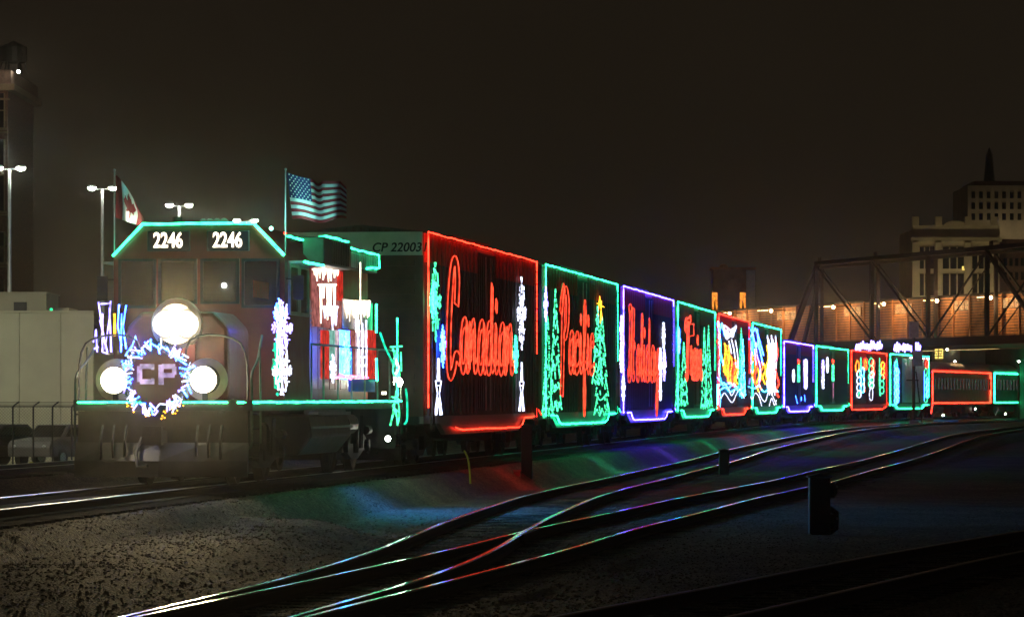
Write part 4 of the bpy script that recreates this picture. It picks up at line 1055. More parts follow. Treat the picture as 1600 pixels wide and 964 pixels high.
def icicles(px0, px1, py, drop, n, m, r, yo, seed):
    rn = random.Random(seed); b = MB()
    for k in range(n):
        x = px0 + (px1 - px0) * (k + .5) / n; d = drop * rn.uniform(.3, 1); w1 = rn.uniform(-1, 1)
        p0 = lp(x, py, yo); p1 = lp(x + w1, py + d * .5, yo); p2 = lp(x + w1 * .5, py + d, yo)
        b.tube([p0, p1, p2], [r * 1.3, r, r * .5], 5)
    b.tube([lp(px0, py, yo), lp(px1, py, yo)], r, 5)
    return b.build('icicle_lights', G[m], loco)
icicles(489, 529, 421, 22, 9, 'warm', .022, -1.0, 1); icicles(498, 525, 445, 62, 5, 'warm', .022, -1.02, 2); icicles(505, 527, 480, 38, 5, 'white', .03, -1.03, 8)
icicles(538, 578, 471, 26, 14, 'warm', .022, -1.45, 3); icicles(540, 576, 476, 46, 8, 'warm', .014, -1.46, 4)
l_lines([[(563, 410), (563, 470)]], 'warm', .012, 'lit_pole', -1.30)
vflake(541, 556, 7, 38, 'cyan', .016, -1.47); vflake(520, 575, 4, 22, 'white', .02, -1.47)
l_lines([[(560, 500), (560, 590)], [(572, 500), (572, 590)], [(560, 558), (572, 558)], [(560, 571), (572, 571)], [(566, 505), (566, 590)]], 'white', .022, 'letter_lights', -1.47, False)
l_lines([[(524, 590), (545, 588), (575, 590)], [(530, 585), (548, 592)]], 'pink', .025, 'ground_row_lights', -1.47)
l_lines([[(588, 475), (588, 520)], [(588, 560), (589, 595)]], 'green', .022, 'light_string', -1.48)
l_lines([[(594, 520), (603, 545), (616, 570)]], 'teal', .022, 'light_string', -1.48)
# rear platform figure
l_lines([[(610, 542), (628, 541)], [(614, 545), (617, 560), (614, 580), (620, 600), (615, 640), (610, 664)], [(622, 545), (619, 562), (624, 585), (620, 615), (624, 645), (621, 664)], [(626, 550), (627, 580)], [(612, 620), (624, 625), (613, 634), (624, 644)], [(613, 652), (618, 640), (620, 660)]], 'mint', .02, 'figure_lights', -1.5)
l_lines([[(617, 560), (622, 575), (616, 590), (624, 600)]], 'white', .03, 'figure_lights', -1.5)
l_lines([[(634, 607), (636, 625), (636, 655), (632, 662)]], 'teal', .022, 'light_string', -1.5)
panel(396, 420, 440, 466, M['panel_red'], 'red_sticker', -1.512, .004)

part(MB().ball((3.02, 1.18, 4.50), .013, 8), 'roof_lamp', G['spot_end'])  # small lamp added to light the Canadian flag
part(MB().ball((2.9, -1.28, 4.36), .035, 8), 'roof_lamp', G['roof'])
# ------------------------------------------------------------------ flags
def flag(name, label, base, cloth_fn, nx, ny, mats, pole_h):
    t = thing(name, label, 'flag', base)
    MB().cyl((0, 0, 0), (0, 0, pole_h), .014, 8).build('pole', M['galv'], t)
    MB().ball((0, 0, pole_h + .02), .025, 8).build('finial', M['galv'], t)
    return t
def cloth(shape, colour, nx, ny, mats, parent, name='cloth'):
    b = MB(); th = .004
    V = [[shape(i / nx, j / ny) for j in range(ny + 1)] for i in range(nx + 1)]
    n1 = ny + 1
    for side in (0, 1):
        for i in range(nx + 1):
            for j in range(n1):
                p = V[i][j]; b.v.append((p[0], p[1] + side * th, p[2]))
    tot = (nx + 1) * n1
    for i in range(nx):
        for j in range(ny):
            c = colour((i + .5) / nx, (j + .5) / ny)
            q = (i * n1 + j, (i + 1) * n1 + j, (i + 1) * n1 + j + 1, i * n1 + j + 1)
            b.f.append(q); b.m.append(c); b.f.append(tuple(tot + k for k in q[::-1])); b.m.append(c)
    o = b.build(name, mats, parent); smooth(o); return o
ub = LF.a + LF.t * 3.35 + LF.n * -1.45
us = flag('american_flag', 'American flag with stars and teal lit stripes flying from the cab roof corner', (ub.x, ub.y, 3.88), None, 0, 0, None, 1.50)
U0 = -.03
def us_shape(a, v):      # a along fly, v from bottom (0) to top (1)
    x = .02 + 1.03 * a + .10 * (1 - v) * (1 - a) * 1.0
    y = .06 * math.sin(a * 7.5 + v) + .05 * math.sin(a * 13)
    top = 1.47 - .16 * a - .06 * math.sin(a * 3.3) - (.05 if .45 < a < .6 else 0) * math.sin((a - .45) / .15 * math.pi)
    bot = .66 - .04 * math.sin(a * 3.14) + .03 * math.sin(a * 9)
    if a > .9: top -= (a - .9) * 1.1
    return (x, -.05 + y, bot + (top - bot) * v)
def us_col(a, v):
    if a < .40 and v > 6 / 13 : return 2
    return 0 if int(v * 13) % 2 == 0 else 1
cl = cloth(us_shape, us_col, 60, 39, [M['flag_red'], M['flag_white'], M['flag_blue']], us)
st = MB()
for r_ in range(9):
    for c_ in range(6 if r_ % 2 == 0 else 5):
        a = (c_ * 2 + (1 if r_ % 2 == 0 else 2)) / 12 * .40; v = 6 / 13 + (9 - r_ - .5 + .0) / 9 * 7 / 13
        p = us_shape(a, min(v, .985)); pts = []
        for k in range(10):
            rr = .018 if k % 2 == 0 else .008; t_ = math.pi / 2 + k * math.pi / 5; pts.append((p[0] + rr * math.cos(t_), p[1] - .006, p[2] + rr * math.sin(t_)))
        st.add(pts, [tuple(range(10))])
st.build('stars', M['flag_white'], cl, kind='stuff')
cbp = LF.a + LF.t * 3.05 + LF.n * 1.50
ca = flag('canadian_flag', 'dim drooping red and white Canadian flag on the far corner pole of the cab', (cbp.x, cbp.y, 3.65), None, 0, 0, None, 1.72)
def ca_shape(a, v):
    x = .02 + .46 * a + .05 * math.sin(v * 4) * a
    top = 1.66 - .62 * a ** 1.3; bot = .92 - .16 * a
    return (x, .05 * math.sin(a * 11 + v * 2), bot + (top - bot) * v)
def ca_col(a, v):
    if a < .25 or a > .75: return 0
    u = (a - .5) / .25; z = (v - .5) * 2
    leaf = [(0, .8), (.15, .5), (.32, .6), (.28, .2), (.6, .42), (.68, .2), (.9, .1), (.45, -.3), (.5, -.45), (.08, -.38), (.06, -.8)]
    poly = leaf + [(-p, q) for p, q in leaf[::-1]]
    ins = False
    for i in range(len(poly)):
        (x1, y1), (x2, y2) = poly[i], poly[i - 1]
        if (y1 > z) != (y2 > z) and u < (x2 - x1) * (z - y1) / (y2 - y1 + 1e-9) + x1: ins = not ins
    return 0 if ins else 1
cloth(ca_shape, ca_col, 56, 36, [M['flag_red'], M['flag_white']], ca)

for loc_, P_, col_ in (((2.8, -1.30, 4.50), 45, (.30, 1.0, .85)), ((2.95, 1.22, 4.6), 1.0, (1.0, .9, .7))):  # roof lamp's light, then a faint one added for the Canadian flag
    ld_ = bpy.data.lights.new('lamp_or_fill_light', 'POINT'); ld_.energy = P_; ld_.color = col_; ld_.shadow_soft_size = .03
    o = bpy.data.objects.new('lamp_or_fill_light', ld_); C.objects.link(o); o.parent = loco; o.location = loc_
# ------------------------------------------------------------------ left background
def point_lamp(parent, loc, P, col, rad):       # light of a lamp, also used as added fill
    ld_ = bpy.data.lights.new('lamp_or_fill_light', 'POINT'); ld_.energy = P; ld_.color = col; ld_.shadow_soft_size = rad
    o = bpy.data.objects.new('lamp_or_fill_light', ld_); C.objects.link(o); o.parent = parent; o.location = loc; return o
ADDED_FLOOD_P = 620
def lamp_post(x, y, h, z0, lab, gl='street'):
    t = thing('street_lamp', lab, 'street lamp', (x, y, z0), 0, 'twin headed lamp posts on the parking deck')
    MB().tube([(0, 0, 0), (0, 0, h - .15)], [.10, .055], 10).build('post', M['galv'], t)
    MB().bar((-.42, 0, h - .12), (.42, 0, h - .12), .05).build('arm', M['galv'], t)
    for s in (-1, 1):
        hd = MB().box((s * .45, 0, h), (.42, .3, .10), taper=.7).build('lamp_head', M['galv'], t)
        MB().ball((s * .45, 0, h - .08), .17, 10, sz=.6).build('lens', G['street'], hd)
        if gl == 'added_flood':       # added heads, out of view, turned to light the wall
            ld_ = bpy.data.lights.new('lamp_beam', 'SPOT'); ld_.energy = ADDED_FLOOD_P; ld_.color = (1.0, .97, .72); ld_.spot_size = R(110); ld_.spot_blend = .8; ld_.shadow_soft_size = .15
            lo = bpy.data.objects.new('lamp_beam', ld_); C.objects.link(lo); lo.parent = t; lo.location = (s * .45, .1, h - .25); lo.rotation_euler = (Vector((-17.5, 145, 1.2)) - Vector((x + s * .45, y + .1, z0 + h - .25))).to_track_quat('-Z', 'Y').to_euler()
    return t
DECK = 4.62
for k, (px, py, Yp, lab) in enumerate(((15, 262, 152, 'tallest twin headed street lamp, at the left edge above the concrete wall'), (160, 293, 164, 'twin headed street lamp rising left of the Canadian flag'), (280, 320, 179, 'twin headed street lamp just above the green cab roof line'), (384, 344, 194, 'lowest twin headed street lamp, its heads peeping over the cab roof corner'))):
    s = FOC / Yp; z = EYE + (HZ - py) / s; lamp_post((px - 800) / s, Yp, z - DECK + .05, DECK, lab)
lamp_post(-25.5, 134, 9.2, -1.2, 'twin headed lamp added out of view to light the concrete wall', 'added_flood'); bpy.data.objects['street_lamp.004']['group'] = 'x'
del bpy.data.objects['street_lamp.004']['group']
lamp_post(-23.6, 127, 8.4, -1.2, 'second twin headed lamp added out of view to light the wall', 'added_flood'); del bpy.data.objects['street_lamp.005']['group']

pd = thing('parking_building', 'beige grey concrete panel parking building behind the fence and parked cars', 'building', (0, 0, 0))
xs = [-29.0, -25.8, -22.2, -18.6, -17.04, -15.8]
for i, (a, b) in enumerate(zip(xs[:-1], xs[1:])):
    MB().span((a + .012, 145, -1.4), (b - .012, 145.25, DECK + .05)).build('wall_panel', M['concrete'], pd)
MB().span((-29, 145.3, DECK - .4), (-14.0, 245, DECK)).build('deck_slab', M['concrete_dark'], pd)
MB().span((-29, 144.93, DECK + .053), (-15.8, 145.3, DECK + .13)).build('coping', M['concrete'], pd)
rb = MB().span((-20.6, 148, DECK), (-17.95, 152, 5.48)).build('stair_head', M['beige'], pd)
MB().span((-19.2, 147.96, DECK + .05), (-18.7, 147.998, 5.15)).build('door', M['black_steel'], rb)
MB().span((-20.65, 147.9, 5.483), (-17.9, 152.1, 5.54)).build('roof_slab', M['beige'], rb)
MB().span((-17.93, 149, DECK), (-17.2, 152, 4.95)).build('plant_box', M['beige'], pd)
MB().ball((-17.75, 147.9, 4.86), .06, 8).build('exit_lamp', G['exit'], pd)

bt = thing('brick_tower', 'dark brick tower with pale cornice and tall windows at the left edge', 'building', (0, 0, 0))
Yb = 260; sb_ = FOC / Yb
def bz(py): return EYE + (HZ - py) / sb_
def bx_(px): return (px - 800) / sb_
xr = bx_(12)
MB().span((-46, Yb, -1), (xr, Yb + 14, bz(118))).build('wall', M['brick'], bt)
MB().span((-46.3, Yb - .5, bz(142)), (bx_(24), Yb + 14.4, bz(132))).build('cornice', M['stone_trim'], bt)
MB().span((-46.2, Yb - .3, bz(131.5)), (bx_(18), Yb + 14.2, bz(110))).build('parapet', M['brick'], bt)
MB().span((-46.2, Yb - .25, bz(157)), (bx_(16), Yb - .01, bz(154))).build('string_course', M['stone_trim'], bt)
for (y0, y1) in ((146, 200), (218, 330), (362, 410), (436, 480)):
    for (a, b) in ((-36, -24), (-20, -8), (-4, 8)):
        wf = MB(); x0, x1, z0, z1 = bx_(a), bx_(b), bz(y1), bz(y0)
        wf.span((x0, Yb - .08, z0), (x0 + .09, Yb - .004, z1)); wf.span((x1 - .09, Yb - .08, z0), (x1, Yb - .004, z1)); wf.span((x0 - .1, Yb - .14, z0 - .15), (x1 + .1, Yb - .003, z0 - .002)); wf.span((x0, Yb - .06, (z0 + z1) / 2 - .04), (x1, Yb - .004, (z0 + z1) / 2 + .04))
        w_ = wf.build('window', M['stone_trim'], bt); MB().span((x0 + .09, Yb - .03, z0), (x1 - .09, Yb - .01, z1)).build('pane', M['dark_glass'], w_)
for py in (206, 335, 416):
    MB().span((-46.1, Yb - .12, bz(py + 2)), (bx_(13), Yb - .002, bz(py))).build('sill_course', M['stone_trim'], bt)
tk = MB(); cx = bx_(12)
for k in range(6):
    a = k * math.pi / 3; tk.bar((cx + 1.0 * math.cos(a), Yb + 3 + math.sin(a), bz(110)), (cx + .75 * math.cos(a), Yb + 3 + .7 * math.sin(a), bz(92)), .07)
tk.cyl((cx, Yb + 3, bz(92)), (cx, Yb + 3, bz(68)), .95, 16); tk.tube([(cx, Yb + 3, bz(68)), (cx, Yb + 3, bz(58))], [.98, .05], 16)
tag(tk.build('water_tank', M['black_steel']), 'small dark water tank standing on top of the brick tower', 'water tank')
MB().ball((bx_(28), Yb + .3, bz(112)), .12, 8).build('roof_lamp', G['spot'], bt)

point_lamp(bt, (bx_(28), Yb - 5, bz(130)), 130, (1.0, .72, .45), .2)  # fill light added before the tower front, without a fixture
# chain-link fence with slanting barbed wire arms
fe = thing('chain_link_fence', 'chain link fence with barbed wire arms in front of the concrete wall', 'fence', (0, 0, 0))
Yf = 132; sf = FOC / Yf
def fx(px): return (px - 800) / sf
zt = EYE - (635 - HZ) / sf; zg = -1.25
post = MB().tube([(0, 0, 0), (0, 0, zt - zg), (.22, -.1, zt - zg + .16)], .03, 6).mesh('post', M['black_steel'])
for px in (-40, -12, 20, 52, 82, 112, 142):
    o = bpy.data.objects.new('post', post); C.objects.link(o); o.parent = fe; o.location = (fx(px), Yf, zg)
MB().cyl((fx(-45), Yf, zt), (fx(150), Yf, zt), .022, 6).build('top_rail', M['black_steel'], fe)
for k in range(3): MB().cyl((fx(-45) + .07 * (k + 1), Yf - .03 * (k + 1), zt + .05 * (k + 1)), (fx(150) + .07 * (k + 1), Yf - .03 * (k + 1), zt + .05 * (k + 1)), .007, 4).build('barbed_wire', M['black_steel'], fe)
wm = MB(); x0, x1 = fx(-45), fx(150); hh = zt - zg; st_ = .11
k = x0 - hh
while k < x1:
    for d in (1, -1):
        a0 = k if d > 0 else k + hh; a1 = k + hh if d > 0 else k
        t0_, t1_ = 0.0, 1.0
        A = (a0, zg); B = (a1, zt)
        def clipx(A, B):
            (ax, az), (bx2, bz2) = A, B
            if ax == bx2: return None
            f0, f1 = (x0 - ax) / (bx2 - ax), (x1 - ax) / (bx2 - ax); lo, hi = max(0, min(f0, f1)), min(1, max(f0, f1))
            if hi <= lo: return None
            return (ax + (bx2 - ax) * lo, az + (bz2 - az) * lo), (ax + (bx2 - ax) * hi, az + (bz2 - az) * hi)
        c = clipx(A, B)
        if c: wm.tube([(c[0][0], Yf + .03, c[0][1]), (c[1][0], Yf + .03, c[1][1])], .0035, 3, cap=False)
    k += st_
wm.build('wire_mesh', M['black_steel'], fe, kind='stuff')

def parked_car(x, y, z, rz, m, lab, lamp=False):
    t = thing('parked_car', lab, 'car', (x, y, z), rz, 'cars parked in front of the concrete wall')
    prof = [(-2.2, .35), (-2.25, .7), (-2.1, .92), (-1.15, 1.02), (-.55, 1.45), (.85, 1.47), (1.6, 1.05), (2.1, .98), (2.2, .6), (2.15, .32)]
    bd = MB(); W = .88
    n = len(prof); vs = []
    for yy, k in ((-W, 1), (-W * .98, 0), (W * .98, 0), (W, 1)):
        pass
    for yy in (-W, -W * .82, W * .82, W):
        inner = abs(yy) < W * .9
        for (a, b) in prof: vs.append((a, (yy if b < 1.0 else yy * (.80 if not inner else .92)), b + (.02 if inner and b > 1 else 0)))
    fs = []
    for j in range(3):
        for i in range(n): fs.append((j * n + i, j * n + (i + 1) % n, (j + 1) * n + (i + 1) % n, (j + 1) * n + i))
    fs += [tuple(range(n)), tuple(range(3 * n, 4 * n))]
    o = bd.add(vs, fs).build('body', M[m], t); bevel(o, .05, 2)
    MB().add([(-1.12, -.66, 1.05), (-1.12, .66, 1.05), (-.60, .56, 1.44), (-.60, -.56, 1.44), (-1.16, -.66, 1.05), (-1.16, .66, 1.05), (-.64, .56, 1.46), (-.64, -.56, 1.46)], [(0, 1, 2, 3), (7, 6, 5, 4), (0, 3, 7, 4), (1, 5, 6, 2), (3, 2, 6, 7), (0, 4, 5, 1)]).build('windscreen', M['dark_glass'], t)
    for s in (-1, 1): MB().add([(-.95, s * .74, 1.06), (1.35, s * .74, 1.08), (.8, s * .70, 1.40), (-.5, s * .70, 1.40), (-.95, s * .725, 1.06), (1.35, s * .725, 1.08), (.8, s * .685, 1.40), (-.5, s * .685, 1.40)], [(0, 1, 2, 3), (7, 6, 5, 4), (0, 4, 5, 1), (1, 5, 6, 2), (2, 6, 7, 3), (3, 7, 4, 0)]).build('side_window', M['dark_glass'], t)
    for sx2 in (-1.4, 1.35):
        for s in (-1, 1):
            w_ = MB().cyl((sx2, s * .70, .32), (sx2, s * .90, .32), .32, 16).build('wheel', M['rubber'], t); MB().cyl((sx2, s * .90, .32), (sx2, s * .915, .32), .19, 12).build('hub', M['galv'], w_)
    for s in (-1, 1): MB().ball((-2.17, s * .62, .72), .11, 8, sz=.6).build('headlamp', M['galv'], t)
    return t
parked_car(-18.6, 139, -.98, R(60), 'car_paint_dark', 'dark parked car at the left edge behind the chain link fence')
parked_car(-16.2, 138, -.98, R(66), 'car_paint_grey', 'grey parked car behind the fence, nearer the locomotive')
MB().box((-16.4, 131, -.95), (.13, .13, .45)).build('bollard', M['yellow_green'])
tag(bpy.data.objects['bollard'], 'dim yellowish bollard between the two parked cars', 'bollard')

# ------------------------------------------------------------------ viaduct at the right
A = Vector((20.1, 365, 0)); B = Vector((40.0, 300, 0)); dv = (B - A).normalized(); nv_ = Vector((-dv.y, dv.x, 0)); 
if nv_.y > 0: nv_ = -nv_      # towards the camera
BR = Frame((A.x, A.y), (B.x, B.y)); LB = (B - A).length
# local: x along from the tower, y = +left of travel
sgn = 1 if BR.n.dot(nv_) > 0 else -1
def bu(px, yo=0):              # distance along the viaduct for a surveyed column
    return BR.side(px, 600, yo)[0]
br = thing('covered_walkway', 'long lamp lit timber clad gallery on the viaduct above the train', 'walkway', BR.a, BR.rz)
xe = LB + 14
def zz(px, py, yo=0): return BR.side(px, py, yo)[2]
nb_ = 15; bb = MB(); rs = random.Random(2)
seg = 3.2; u = -1.0
while u < xe:
    for k in range(nb_):
        z0 = 6.3 + (9.72 - 6.3) * k / nb_; 
        bb.box((u + seg / 2, -sgn * .06, z0 + .09), (seg - .03, .04 + rs.uniform(0, .03), .155), mi=0)
    u += seg
bb.build('plank', M['wood_siding'], br, kind='stuff')
MB().span((-1, -sgn * .4, 6.2), (xe, -sgn * .12, 9.75)).build('backing_wall', M['concrete_dark'], br)
MB().span((-1.2, -sgn * 2.4, 9.76), (xe, sgn * .22, 9.86)).build('roof', M['truss'], br)
MB().span((-1.0, -sgn * 6.6, 5.6), (xe, sgn * 4.6, 6.25)).build('deck', M['truss'], br)
u = 0
while u < xe:
    MB().span((u - .08, sgn * .0, 6.26), (u + .08, sgn * .10, 9.75)).build('wall_post', M['wood_siding'], br); u += 3.2
for k, px in enumerate((1140, 1205, 1302, 1381, 1464, 1548)):
    u = bu(px, sgn * 1.5)
    lm = MB().bar((u, sgn * .1, 9.45), (u, sgn * 1.5, 9.45), .05).build('lamp_bracket', M['black_steel'], br)
    MB().ball((u, sgn * 1.5, 9.36), .15, 10).build('lamp_globe', G['bridge'], lm)
    point_lamp(br, (u, sgn * 1.75, 9.15), 500, (1.0, .56, .24), .1)
    ub_ = bu(px - 22, sgn * .3); ue = bu(px - 6, sgn * .3)
    MB().cyl((ub_, sgn * .25, 9.52), (ue, sgn * .25, 9.52), .035, 6).build('tube_lamp', G['tube'], br)
for px0, n in ((1150, 2), (1213, 2), (1318, 3), (1398, 3), (1488, 3), (1566, 3), (1225, 2)):
    for j in range(n):
        a_ = bu(px0 + j * 9, sgn * .1); b_ = bu(px0 + j * 9 + 7.6, sgn * .1)
        w_ = MB(); w_.span((a_ - .06, -sgn * .02, 8.55), (a_, sgn * .04, 9.35)); w_.span((b_, -sgn * .02, 8.55), (b_ + .06, sgn * .04, 9.35)); lw = w_.build('louvre_window', M['wood_siding'], br)
        s_ = MB()
        for q in range(5): s_.box(((a_ + b_) / 2, sgn * .015, 8.64 + q * .155), (b_ - a_, .03, .085))
        s_.build('louvre_slat', G['louvre'], lw, kind='stuff')
# steel truss in front of the gallery, two planes
tr = thing('truss_bridge', 'dark steel truss bridge with inclined end posts in front of the lit gallery', 'bridge', BR.a, BR.rz)
for pl, yo, wd in ((0, sgn * 4.4, .25), (1, sgn * .9, .15)):
    zt_, zb_ = 13.0, 6.0
    P = [bu(px, yo) for px in ((1275, 1362, 1450, 1542) if pl == 0 else (1284, 1372, 1462, 1556))]
    d = P[1] - P[0]; P = P + [P[3] + (P[3] - P[2]), P[3] + 2 * (P[3] - P[2])]
    e0 = bu(1232 if pl == 0 else 1254, yo)
    MB().bar((e0, yo, zb_), (P[0] + (.4 if pl == 0 else .2), yo, zt_), wd * 1.5, .4).build('end_post', M['truss'], tr)
    for k, p in enumerate(P): 
        MB().span((p - wd * .6, yo - .15, zb_ + .2), (p + wd * .6, yo + .15, zt_ - .18)).build('vertical_post', M['truss'], tr)
        if pl == 0: MB().box((p + .8, yo, zt_ + .25), (.6, .08, .55)).build('gusset_plate', M['car_brown'], tr)
    MB().span((P[0], yo - .18, zt_ - .175), (P[-1], yo + .18, zt_ + .18)).build('top_chord', M['truss'], tr)
    MB().span((e0 - .3, yo - .18, zb_ - .2), (P[-1], yo + .18, zb_ + .2)).build('bottom_chord', M['truss'], tr)
    for k in range(len(P) - 1):
        a_, b_ = (P[k], P[k + 1])
        if k % 2 == 1 or k == 0: MB().bar((a_, yo + .02, 12.8 if k < 2 else zb_ + .2), (b_, yo + .02, zb_ + .2 if k < 2 else 12.8), wd * .5).build('diagonal', M['truss'], tr)
        else: MB().bar((a_, yo + .02, zb_ + .2), (b_, yo + .02, 12.8), wd * .5).build('diagonal', M['truss'], tr)
    MB().bar((P[3], yo - .05, 12.8), (P[3] + (P[3] - P[2]) * .9, yo - .05, zb_ + .2), wd).build('diagonal', M['truss'], tr)
for k in range(5):
    u = bu(1275 + k * 88, sgn * 4.4); MB().bar((u, sgn * 4.4, 13.0), (u, sgn * .9, 13.0), .2).build('sway_strut', M['truss'], tr)
# things below the deck
ab = thing('abutment_wall', 'dark retaining wall below the viaduct deck behind the coaches', 'wall', BR.a, BR.rz)
MB().span((-6, -sgn * 6, -1.2), (xe, -sgn * 5.4, 5.5)).build('wall', M['concrete_dark'], ab)
sh = thing('trackside_hut', 'small hut with yellow lit paned window under the viaduct', 'hut', BR.a, BR.rz)
a_ = BR.side(1456, 560, -sgn * 3.0); b_ = BR.side(1500, 560, -sgn * 3.0)
MB().span((a_[0], -sgn * 3.0, -1), (b_[0], -sgn * 5.3, 5.4)).build('wall', M['beige'], sh)
wa = BR.side(1461, 545, -sgn * 2.95); wb = BR.side(1473, 560, -sgn * 2.95)
MB().span((wa[0], -sgn * 2.93, wb[2]), (wb[0], -sgn * 2.97, wa[2])).build('window', G['window'], sh)
mb_ = MB()
for q in range(1, 4): mb_.box(((wa[0] + wb[0]) / 2, -sgn * 2.9, wb[2] + (wa[2] - wb[2]) * q / 4), (wb[0] - wa[0], .04, .06))
mb_.box(((wa[0] + wb[0]) / 2, -sgn * 2.9, (wa[2] + wb[2]) / 2), (.06, .042, wa[2] - wb[2])); mb_.build('glazing_bars', M['black_steel'], sh)
lq = BR.side(1480, 546, -sgn * 2.5); MB().ball(lq, .13, 8).build('wall_lamp', G['hut'], sh)
for (px, py, lab) in ((1492, 565, 'small bright lamp on a stub post above the red coach roof'), (1592, 565, 'small dim lamp on a stub post at the right edge'), (1384, 534, 'tiny lamp on a stub post between the two roof signs')):
    q = BR.side(px, py, sgn * 2.0); wp = BR.a + BR.t * q[0] + BR.n * q[1]
    t = thing('yard_lamp', lab, 'lamp', (wp.x, wp.y, -1)); MB().cyl((0, 0, 0), (0, 0, q[2] + 1 - .05), .06, 8).build('post', M['black_steel'], t); MB().ball((0, 0, q[2] + 1.02), .10, 8, sz=.6).build('lens', G['spot'], t)

# square tower at the end of the viaduct
tw = thing('brick_lift_tower', 'square brown tower with flat cap and two glowing panels standing for amber uplight beside the viaduct', 'tower')
Yt = 392; stt = FOC / Yt
def tx(px): return (px - 800) / stt
def tz(py): return EYE + (HZ - py) / stt
MB().span((tx(1114), Yt, -1), (tx(1166), Yt + 4.4, tz(421))).build('wall', M['tower_brown'], tw)
MB().span((tx(1166) + .003, Yt + .35, -1), (tx(1180), Yt + 4.4, tz(422))).build('side_wing', M['galv'], tw)
MB().span((tx(1112), Yt - .15, tz(420.8)), (tx(1181), Yt + 4.6, tz(417.5))).build('cap', M['wood_siding'], tw)
MB().ball((tx(1132), Yt + 1.5, tz(416)), .45, 10, sz=.6).build('roof_vent', M['wood_siding'], tw)
for (x0, x1) in ((1112.5, 1121), (1156, 1165)):
    w_ = MB().span((tx(x0), Yt - .05, tz(484)), (tx(x1), Yt - .004, tz(457))).build('uplit_panel', G['amber_uplight'], tw)  # glowing panel stands for amber uplight on the wall
    MB().prism([(tx(x0) + .18, tz(484)), (tx(x1) - .12, tz(484)), ((tx(x0) + tx(x1)) / 2, tz(467))], 1, Yt - .12, Yt - .06).build('gable_board', M['black_steel'], w_)

# classical building far behind the bridge
cl_ = thing('classical_hall', 'dim pale stone hall with tall pilasters and arched parapet behind the bridge', 'building')
Yc = 520; s_c = FOC / Yc
def kx(px): return (px - 800) / s_c
def kz(py): return EYE + (HZ - py) / s_c
MB().span((kx(1426), Yc, -1), (kx(1562), Yc + 18, kz(358))).build('wall', M['limestone'], cl_)
MB().span((kx(1423), Yc - .4, kz(378)), (kx(1565), Yc + .0 - .003, kz(371))).build('cornice', M['limestone'], cl_)
pp_ = [(kx(1426), kz(358)), (kx(1562), kz(358)), (kx(1562), kz(353)), (kx(1515), kz(350))] + [(kx(1493 + 17 * math.cos(a)), kz(352 - 7 * math.sin(a))) for a in [math.pi * k / 8 for k in range(9)]] + [(kx(1470), kz(351)), (kx(1426), kz(353))]
MB().prism(pp_, 1, Yc, Yc + 1).build('parapet', M['limestone'], cl_)
for px in (1430, 1466, 1512, 1553): 
    MB().span((kx(px - 5), Yc - .5, -1), (kx(px + 5), Yc - .004, kz(379))).build('pilaster', M['limestone'], cl_)
    MB().box((kx(px), Yc - .2, kz(346)), (.9, .9, 1.2)).build('urn_block', M['limestone'], cl_)
for x0, x1 in ((1436, 1461), (1472, 1507), (1518, 1548)):
    for (y0, y1) in ((386, 420), (428, 462)):
        n = 3
        for k in range(n):
            a_ = kx(x0 + (x1 - x0) * k / n + 1); b_ = kx(x0 + (x1 - x0) * (k + 1) / n - 1)
            wf = MB(); wf.span((a_ - .1, Yc - .15, kz(y1)), (a_, Yc - .003, kz(y0))); wf.span((b_, Yc - .15, kz(y1)), (b_ + .1, Yc - .003, kz(y0)))
            w_ = wf.build('window', M['limestone'], cl_); lit = (x0 == 1472 and y0 == 428 and k == 2)
            MB().span((a_, Yc - .06, kz(y1)), (b_, Yc - .01, kz(y0))).build('pane', M['dark_glass'], w_)
MB().span((kx(1503), Yc - .1, kz(422)), (kx(1508), Yc - .07, kz(416))).build('lit_window', G['window'], cl_)
bk = thing('stone_office_block', 'dark stepped office block rising behind the classical hall', 'building')
Yo = 600; so = FOC / Yo
MB().span(((1512 - 800) / so, Yo, -1), ((1640 - 800) / so, Yo + 20, EYE + (622 - 290) / so)).build('wall', M['limestone'], bk)
MB().span(((1525 - 800) / so, Yo + 2, EYE + (622 - 289.5) / so), ((1640 - 800) / so, Yo + 18, EYE + (622 - 282) / so)).build('upper_storey', M['brick'], bk)
for k in range(7):
    for j in range(3):
        x_ = (1518 + k * 12 - 800) / so; z_ = EYE + (622 - 300 - j * 17) / so
        MB().span((x_, Yo - .12, z_ - 1.0), (x_ + .55, Yo - .003, z_)).build('window', M['dark_glass'], bk)
MB().tube([((1552 - 800) / so, Yo + 5, EYE + (622 - 282) / so), ((1552 - 800) / so, Yo + 5, EYE + (622 - 240) / so), ((1552 - 800) / so, Yo + 5, EYE + (622 - 228) / so)], [.9, .5, .1], 8).build('spire', M['black_steel'], bk)
for px_ in (1545, 1590):  # lamps added to brighten the office block's front
    q_ = ((px_ - 800) / so, Yo - 3.5, 26.0)
    fl_ = MB().bar((q_[0], Yo - .01, 26.0), q_, .12).build('added_facade_lamp', M['black_steel'], bk); MB().ball(q_, .16, 8).build('lens', G['hall2'], fl_)
    point_lamp(bk, (q_[0], q_[1] - .4, 26.3), 110, (1.0, .75, .45), .2)
rt = thing('warehouse_block', 'low dark warehouse beside the stone hall at the right edge', 'building')
MB().span((kx(1568), Yc + 4, -1), (kx(1680), Yc + 20, kz(372))).build('wall', M['brick'], rt)
for k in range(6):
    for j in range(3): MB().span((kx(1574 + k * 9), Yc + 3.9, kz(392 + j * 22)), (kx(1579 + k * 9), Yc + 3.997, kz(380 + j * 22))).build('window', M['dark_glass'], rt)
